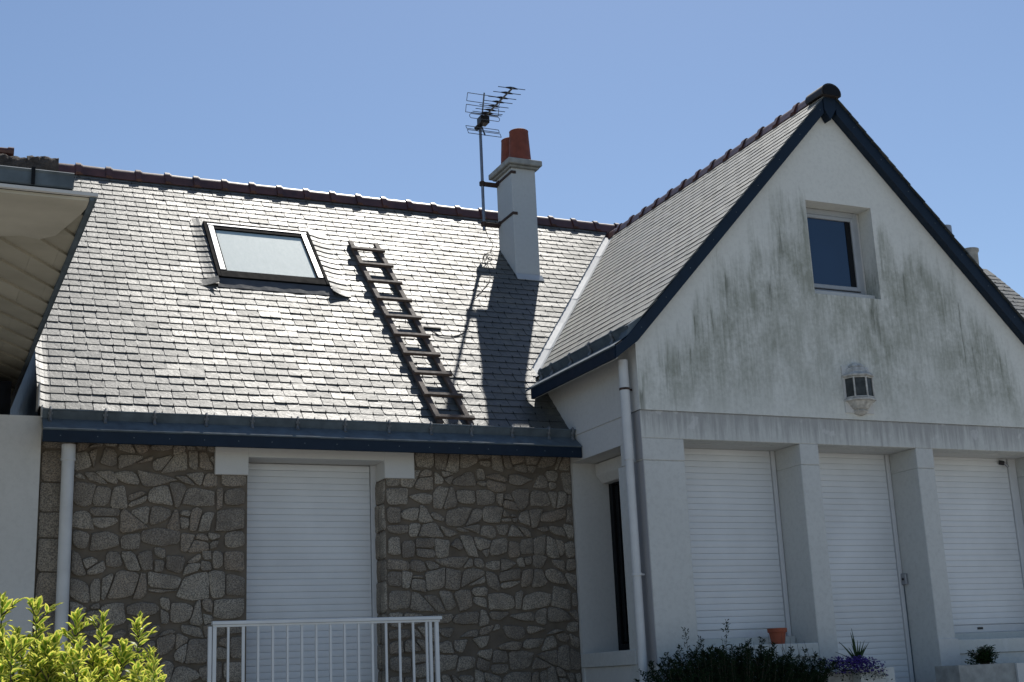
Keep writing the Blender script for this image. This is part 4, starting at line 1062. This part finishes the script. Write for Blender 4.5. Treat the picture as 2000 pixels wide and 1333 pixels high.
mb = MB(); mb.tube([(0.10, 7.05, 4.445), (0.315, 7.06, 4.452)], [0.020, 0.022], 10); mb.tube([(0.30, 7.06, 4.452), (0.33, 7.06, 4.452)], 0.027, 10); part('ridge_tile', mb, M['ridge'], nb, smooth=True)

# ------------------------------------------------------------------ plants
def leaf_shape(L, W, fold=0.25, curl=0.15):
    """outline + midrib, returns verts, faces, edge attribute"""
    vs = [(0, 0, 0), (0, 0.35*L, 0.0), (0, 0.72*L, -curl*L*0.4), (0, L, -curl*L)]
    at = [0.1, 0.0, 0.1, 0.9]
    side = []
    for s_ in (-1, 1):
        for (w_, y_, z_) in ((0.62, 0.22, fold*0.62*0.5), (1.0, 0.52, fold*0.5), (0.55, 0.82, fold*0.25-curl*0.5)):
            side.append((s_*w_*W/2, y_*L, z_*W)); 
    vs += side; at += [1.0]*6
    fs = [(0, 4, 1), (1, 4, 5), (1, 5, 2), (2, 5, 6), (2, 6, 3), (0, 1, 7), (1, 8, 7), (1, 2, 8), (2, 9, 8), (2, 3, 9)]
    return vs, fs, at
def dirm(pos, d, roll):
    d = V(d).normalized(); q = d.to_track_quat('Y', 'Z').to_matrix().to_4x4()
    return Matrix.Translation(V(pos)) @ q @ Matrix.Rotation(roll, 4, 'Y')

def add_leaf(mb, mtx, L, W, r, **kw):
    vs, fs, at = leaf_shape(L, W, **kw); mb.add([mtx @ V(p) for p in vs], fs, r, at)

# gold variegated shrub, lower left, in full sun
sh = thing('variegated_shrub', 'bright yellow and green variegated shrub in sunlight at lower left', 'shrub', (0.1, 4.0, 0))
rr = random.Random(17); stems = MB(); fol = MB(); leaves = []
tips = [(0.205, 3.70, 1.850), (0.290, 3.68, 1.836), (0.392, 3.72, 1.805), (0.452, 3.66, 1.795), (0.556, 3.72, 1.795), (0.585, 3.70, 1.705), (0.235, 3.60, 1.76), (0.33, 3.60, 1.745), (0.50, 3.62, 1.725), (0.17, 3.64, 1.80), (0.57, 3.60, 1.66), (0.42, 3.56, 1.71), (0.28, 3.55, 1.69), (0.36, 3.50, 1.66), (0.47, 3.52, 1.655), (0.53, 3.55, 1.66), (0.20, 3.5, 1.68)]
for _ in range(150): tips.append((rr.uniform(-0.45, 0.565), rr.uniform(3.40, 4.10), 0))
for (tx, ty, tz) in tips:
    if tz == 0: tz = (1.735 + rr.uniform(-0.12, 0.03) - max(0, tx-0.40)*0.45) - 1.6; tz = 1.6 + tz*ty/3.7
    base = V((0.1+(tx-0.1)*0.45 + rr.uniform(-.08, .08), 3.9+(ty-3.9)*0.4, 0.15)); tip = V((tx, ty, tz))
    mid = (base+tip)/2 + V((rr.uniform(-.03, .03), rr.uniform(-.03, .03), 0.05)); mid.x = tx*0.8+base.x*0.2
    pts = smooth_path([base, mid, tip], 8); stems.tube(pts, [0.006*(1-0.75*i/(len(pts)-1)) for i in range(len(pts))], 5)
    # leaves in opposite pairs down the shoot
    total = 0.0; i = len(pts)-1; s_pos = 0.0; ang = rr.uniform(0, 6.28)
    while s_pos < 0.62:
        t_ = 1 - s_pos/((tip-mid).length*2+0.001)
        if t_ < 0.12: break
        fi = t_*(len(pts)-1); i0 = int(fi); p = pts[i0].lerp(pts[min(i0+1, len(pts)-1)], fi-i0)
        dn = (pts[min(i0+1, len(pts)-1)]-pts[max(i0-1, 0)]).normalized()
        n_l = 2 if s_pos > 0.012 else 3
        for k in range(n_l):
            a_ = ang + 2*math.pi*k/n_l + rr.uniform(-.3, .3)
            side = V((math.cos(a_), math.sin(a_), 0)); opening = min(1.25, 0.35 + s_pos*7)
            d_ = dn*math.cos(opening) + side*math.sin(opening) + V((0, 0, rr.uniform(-.1, .25)))
            L = rr.uniform(0.028, 0.046)*(0.75 if s_pos < 0.015 else 1.0)
            leaves.append((p.copy(), d_, rr.uniform(-.9, .9), L, L*rr.uniform(0.38, 0.50), rr.random()))
        ang += 1.57 + rr.uniform(-.3, .3); s_pos += rr.uniform(0.011, 0.018)
        # side twiglets
        if s_pos > 0.06 and rr.random() < 0.28:
            a_ = rr.uniform(0, 6.28); dv_ = V((math.cos(a_), math.sin(a_), 0.9)).normalized(); e = p + dv_*rr.uniform(0.03, 0.06); stems.tube([p, e], [0.002, 0.0012], 4)
            for k in range(7):
                b_ = rr.uniform(0, 6.28); sd_ = V((math.cos(b_), math.sin(b_), 0.5)); L = rr.uniform(0.022, 0.034)
                leaves.append((e - dv_*0.004*k, dv_*0.8+sd_*rr.uniform(.4, 1.1), rr.uniform(-.5, .5), L, L*0.45, rr.random()))
# the leaves that show largest become parts
def score(l):
    p = l[0]; q = (p-V((0, 0, 1.6))); depth = q.dot(cz); 
    if depth <= 0: return 1e9
    yv = q.dot(cy)/depth; xv = q.dot(cx)/depth
    vis = -0.5 if (yv < 0.262 and -0.395 < xv < 0) else 3.0
    return depth + vis*4 - p.z*0.6
leaves.sort(key=score)
LV = []
for k in range(6):
    m_ = MB(); vs, fs, at = leaf_shape(1.0, 0.38+0.03*k, fold=0.2+0.06*k, curl=0.05+0.05*k); m_.add(vs, fs, k/6.0, at); LV.append(m_.mesh('leaf', M['leaf_gold']))
for i, (p, d_, ro, L, W_, r_) in enumerate(leaves):
    if i < 290: link('leaf', LV[int(r_*6) % 6], sh, dirm(p, d_, ro) @ Matrix.Scale(L, 4))
    else: add_leaf(fol, dirm(p, d_, ro), L, W_, r_)
part('stems', stems, M['stem'], sh); part('foliage', fol, M['leaf_gold'], sh, kind='stuff')

# dark needle-leaved bush by the bay
db = thing('dark_bush', 'dark feathery evergreen bush below the left shuttered window', 'bush', (6.05, 9.25, 1.1))
rr = random.Random(23); st = MB(); fo = MB()
tips = [(5.612, 9.25, 1.93), (6.003, 9.25, 1.985), (5.40, 9.2, 1.75), (5.52, 9.2, 1.80), (5.75, 9.25, 1.86), (6.21, 9.25, 1.83), (6.30, 9.2, 1.84), (6.10, 9.2, 1.80), (5.22, 9.2, 1.60), (5.30, 9.15, 1.62), (6.45, 9.25, 1.80), (6.62, 9.25, 1.76), (6.75, 9.25, 1.74), (6.85, 9.25, 1.70), (5.87, 9.2, 1.78), (5.68, 9.2, 1.80), (6.55, 9.2, 1.72)]
for _ in range(330):
    tx = rr.uniform(5.2, 6.92); tips.append((tx, rr.uniform(9.0, 9.5), 1.58 + 0.14*math.sin((tx-5.1)*1.8)**2 + rr.uniform(-.12, .09) - max(0, 5.4-tx)*0.5))
for (tx, ty, tz) in tips:
    base = V((6.05+(tx-6.05)*0.7, 9.25+(ty-9.25)*0.5, 1.1)); tip = V((tx, ty, tz)); mid = (base+tip)/2 + V((rr.uniform(-.05, .05), 0, 0.03))
    pts = smooth_path([base, mid, tip], 8); st.tube(pts, [0.004*(1-0.7*i/(len(pts)-1)) for i in range(len(pts))], 4)
    for k in range(120):
        t_ = rr.uniform(0.12, 0.97) if rr.random() < 0.93 else rr.uniform(0.9, 1.0); fi = t_*(len(pts)-1); i0 = int(fi); p = pts[i0].lerp(pts[min(i0+1, len(pts)-1)], fi-i0)
        a_ = rr.uniform(0, 6.28); d_ = V((math.cos(a_), math.sin(a_), rr.uniform(0.2, 1.4))); L = rr.uniform(0.028, 0.055)*(1.25-0.6*t_)
        add_leaf(fo, dirm(p + V((rr.uniform(-.03, .03), rr.uniform(-.02, .02), 0))*(1.5-t_), d_, rr.uniform(-1, 1)), L, L*0.30, rr.random())
part('stems', st, M['stem'], db); part('foliage', fo, M['leaf_dark'], db, kind='stuff')
mb = MB()
for i in range(26):
    x = rr.uniform(5.9, 6.9); z0 = rr.uniform(1.6, 1.68); h = rr.uniform(0.10, 0.22); lean = rr.uniform(-0.06, 0.06)
    mb.tube([(x, 9.3, z0), (x+lean*0.6, 9.3, z0+h*0.6), (x+lean, 9.3, z0+h)], [0.0025, 0.0018, 0.0010], 4)
part('twigs', mb, M['stem'], db, kind='stuff')

# flower pot on the sill
fp = thing('flower_pot', 'small empty terracotta flower pot on the left window ledge', 'flower pot', (6.848, 9.76, 1.797))
mb = MB(); mb.lathe((6.848, 9.76, 0), [(0.056, 1.797), (0.073, 1.893), (0.073, 1.895), (0.083, 1.897), (0.086, 1.930), (0.082, 1.932), (0.074, 1.925), (0.066, 1.86), (0.0, 1.86)], 28, cap=False); part('body', mb, M['terracotta'], fp, smooth=True)

# planters on the terrace
def hollow(mb, x0, x1, y0, y1, z0, z1, t_=0.04):
    mb.box(x0, x1, y0, y0+t_, z0, z1); mb.box(x0, x1, y1-t_, y1, z0, z1); mb.box(x0, x0+t_, y0+t_, y1-t_, z0, z1); mb.box(x1-t_, x1, y0+t_, y1-t_, z0, z1)
p1 = thing('planter', 'pale concrete planter with violet flowers and spiky leaves before the middle shutter', 'planter', (7.36, 9.25, 1.1), 'planters on the terrace')
mb = MB(); hollow(mb, 7.185, 7.54, 9.12, 9.42, 1.1005, 1.562); part('box', mb, M['beam'], p1)
mb = MB(); mb.box(7.225, 7.50, 9.16, 9.38, 1.11, 1.53); part('soil', mb, M['moss'], p1)
mb = MB(); mb.box(6.93, 7.178, 9.22, 9.44, 1.1005, 1.545); part('side_block', mb, M['concrete'], p1, label='darker grey block at the left of the planter')
p2 = thing('planter', 'wide tan and white planter with a low green plant before the right shutter', 'planter', (8.8, 9.25, 1.1), 'planters on the terrace')
mb = MB(); hollow(mb, 8.235, 8.868, 9.12, 9.42, 1.1005, 1.552); part('box', mb, M['concrete'], p2)
mb = MB(); mb.box(8.27, 8.83, 9.16, 9.38, 1.11, 1.53); part('soil', mb, M['moss'], p2)
mb = MB(); mb.box(8.872, 9.70, 9.10, 9.45, 1.1005, 1.548); part('side_block', mb, M['render'], p2, label='white rendered block at the right of the planter')

def spiky(root, cx_, cy_, z0, blades, mat):
    for (ang, lean, L, W_) in blades:
        mb = MB(); pts = []; n = 8
        for k in range(n+1):
            t_ = k/n; r_ = L*(math.sin(lean)*t_ + 0.15*lean*t_*t_); z = z0 + L*(t_*math.cos(lean)-0.12*abs(lean)*t_*t_)
            pts.append((V((cx_+r_*math.cos(ang), cy_+r_*math.sin(ang), z)), W_*(1-t_**2.2)*(0.55+0.45*min(1, t_*5))))
        sd_ = V((-math.sin(ang), math.cos(ang), 0)) if abs(math.sin(ang)) > 0.5 else V((math.cos(0.3), math.sin(0.3), 0))
        vs = []
        for p, wd in pts: vs += [p-sd_*wd/2, p+V((0, 0.004, -0.002)), p+sd_*wd/2]
        fs = [(3*k+j, 3*k+j+1, 3*k+j+4, 3*k+j+3) for k in range(n) for j in (0, 1)]
        mb.add(vs, fs, 0.2, [1, 0, 1]*(n+1)); part('blade', mb, mat, root)
sp = thing('spiky_plant', 'sword leaved plant rising out of the violet flowers', 'plant', (7.30, 9.2, 1.6))
spiky(sp, 7.29, 9.27, 1.60, [(3.14, 0.95, 0.23, 0.028), (3.14, 0.62, 0.255, 0.042), (3.14, 0.14, 0.27, 0.040), (3.3, 0.25, 0.18, 0.03), (3.1, 0.08, 0.30, 0.030), (0.1, 0.10, 0.20, 0.028), (0.0, 0.38, 0.22, 0.030), (0.1, 0.60, 0.24, 0.032), (0.0, 0.48, 0.19, 0.032), (3.0, 0.4, 0.16, 0.03), (0.1, 0.25, 0.2, 0.03), (4.7, 0.5, 0.15, 0.02)], M['leaf_green'])
vf = thing('violet_flowers', 'mat of violet flowers spilling over the left planter', 'flowers', (7.17, 9.15, 1.6))
rr = random.Random(41); pt = MB(); gl = MB()
for _ in range(620):
    x = rr.gauss(7.17, 0.145); 
    if not 6.89 < x < 7.45: continue
    y = rr.uniform(9.02, 9.36); z = 1.645 - 0.35*(x-7.1)**2 - max(0, 9.12-y)*0.9 + rr.uniform(-.03, .02) - max(0, (7.05-x))*0.15
    if x < 7.20 and rr.random() < 0.6: y = rr.uniform(8.98, 9.15); z = rr.uniform(1.53, 1.64)
    for k in range(5):
        a_ = 2*math.pi*k/5 + rr.random(); d_ = V((math.cos(a_), math.sin(a_)-0.7, 0.6+0.4*math.sin(a_)))
        add_leaf(pt, dirm((x, y, z), d_, rr.uniform(-.4, .4)), 0.014, 0.011, rr.random())
for _ in range(900):
    x = rr.uniform(6.92, 7.44); y = rr.uniform(9.04, 9.36); z = 1.61 - 0.3*(x-7.1)**2 - max(0, 9.15-y)*0.9 + rr.uniform(-.05, .01); a_ = rr.uniform(0, 6.28)
    add_leaf(gl, dirm((x, y, z), (math.cos(a_), math.sin(a_), rr.uniform(-.3, .9)), 0), 0.028, 0.014, rr.random())
part('blossom', pt, M['petal'], vf, kind='stuff'); part('foliage', gl, M['leaf_dark'], vf, kind='stuff')
gp = thing('leafy_plant', 'small dark green leafy plant in the right planter', 'plant', (8.66, 9.25, 1.55))
gl = MB(); stg = MB()
for _ in range(60):
    tx = rr.gauss(8.66, 0.075); h = 0.155*max(0.25, 1-((tx-8.66)/0.2)**2) + rr.uniform(-.03, .02); ty = rr.uniform(9.15, 9.35); x0 = 8.66+(tx-8.66)*0.4
    e = V((tx, ty, 1.545+h)); stg.tube([(x0, 9.25, 1.53), (x0*0.5+tx*0.5, 9.25, 1.53+h*0.7), e], [0.004, 0.003, 0.0015], 4)
    for k in range(16):
        t_ = rr.uniform(0.25, 1); a_ = rr.uniform(0, 6.28); p = V((x0+(tx-x0)*t_, 9.25+(ty-9.25)*t_, 1.53+h*t_)); L = rr.uniform(0.03, 0.05)
        add_leaf(gl, dirm(p, (math.cos(a_), math.sin(a_), rr.uniform(-.2, .7)), rr.uniform(-.5, .5)), L, L*0.36, rr.random())
for (x1, z1) in ((8.76, 1.70), (8.73, 1.68), (8.60, 1.69)): stg.tube([(8.68, 9.25, 1.6), (x1, 9.25, z1)], [0.003, 0.001], 4)
part('foliage', gl, M['leaf_green'], gp, kind='stuff'); part('stems', stg, M['stem'], gp)
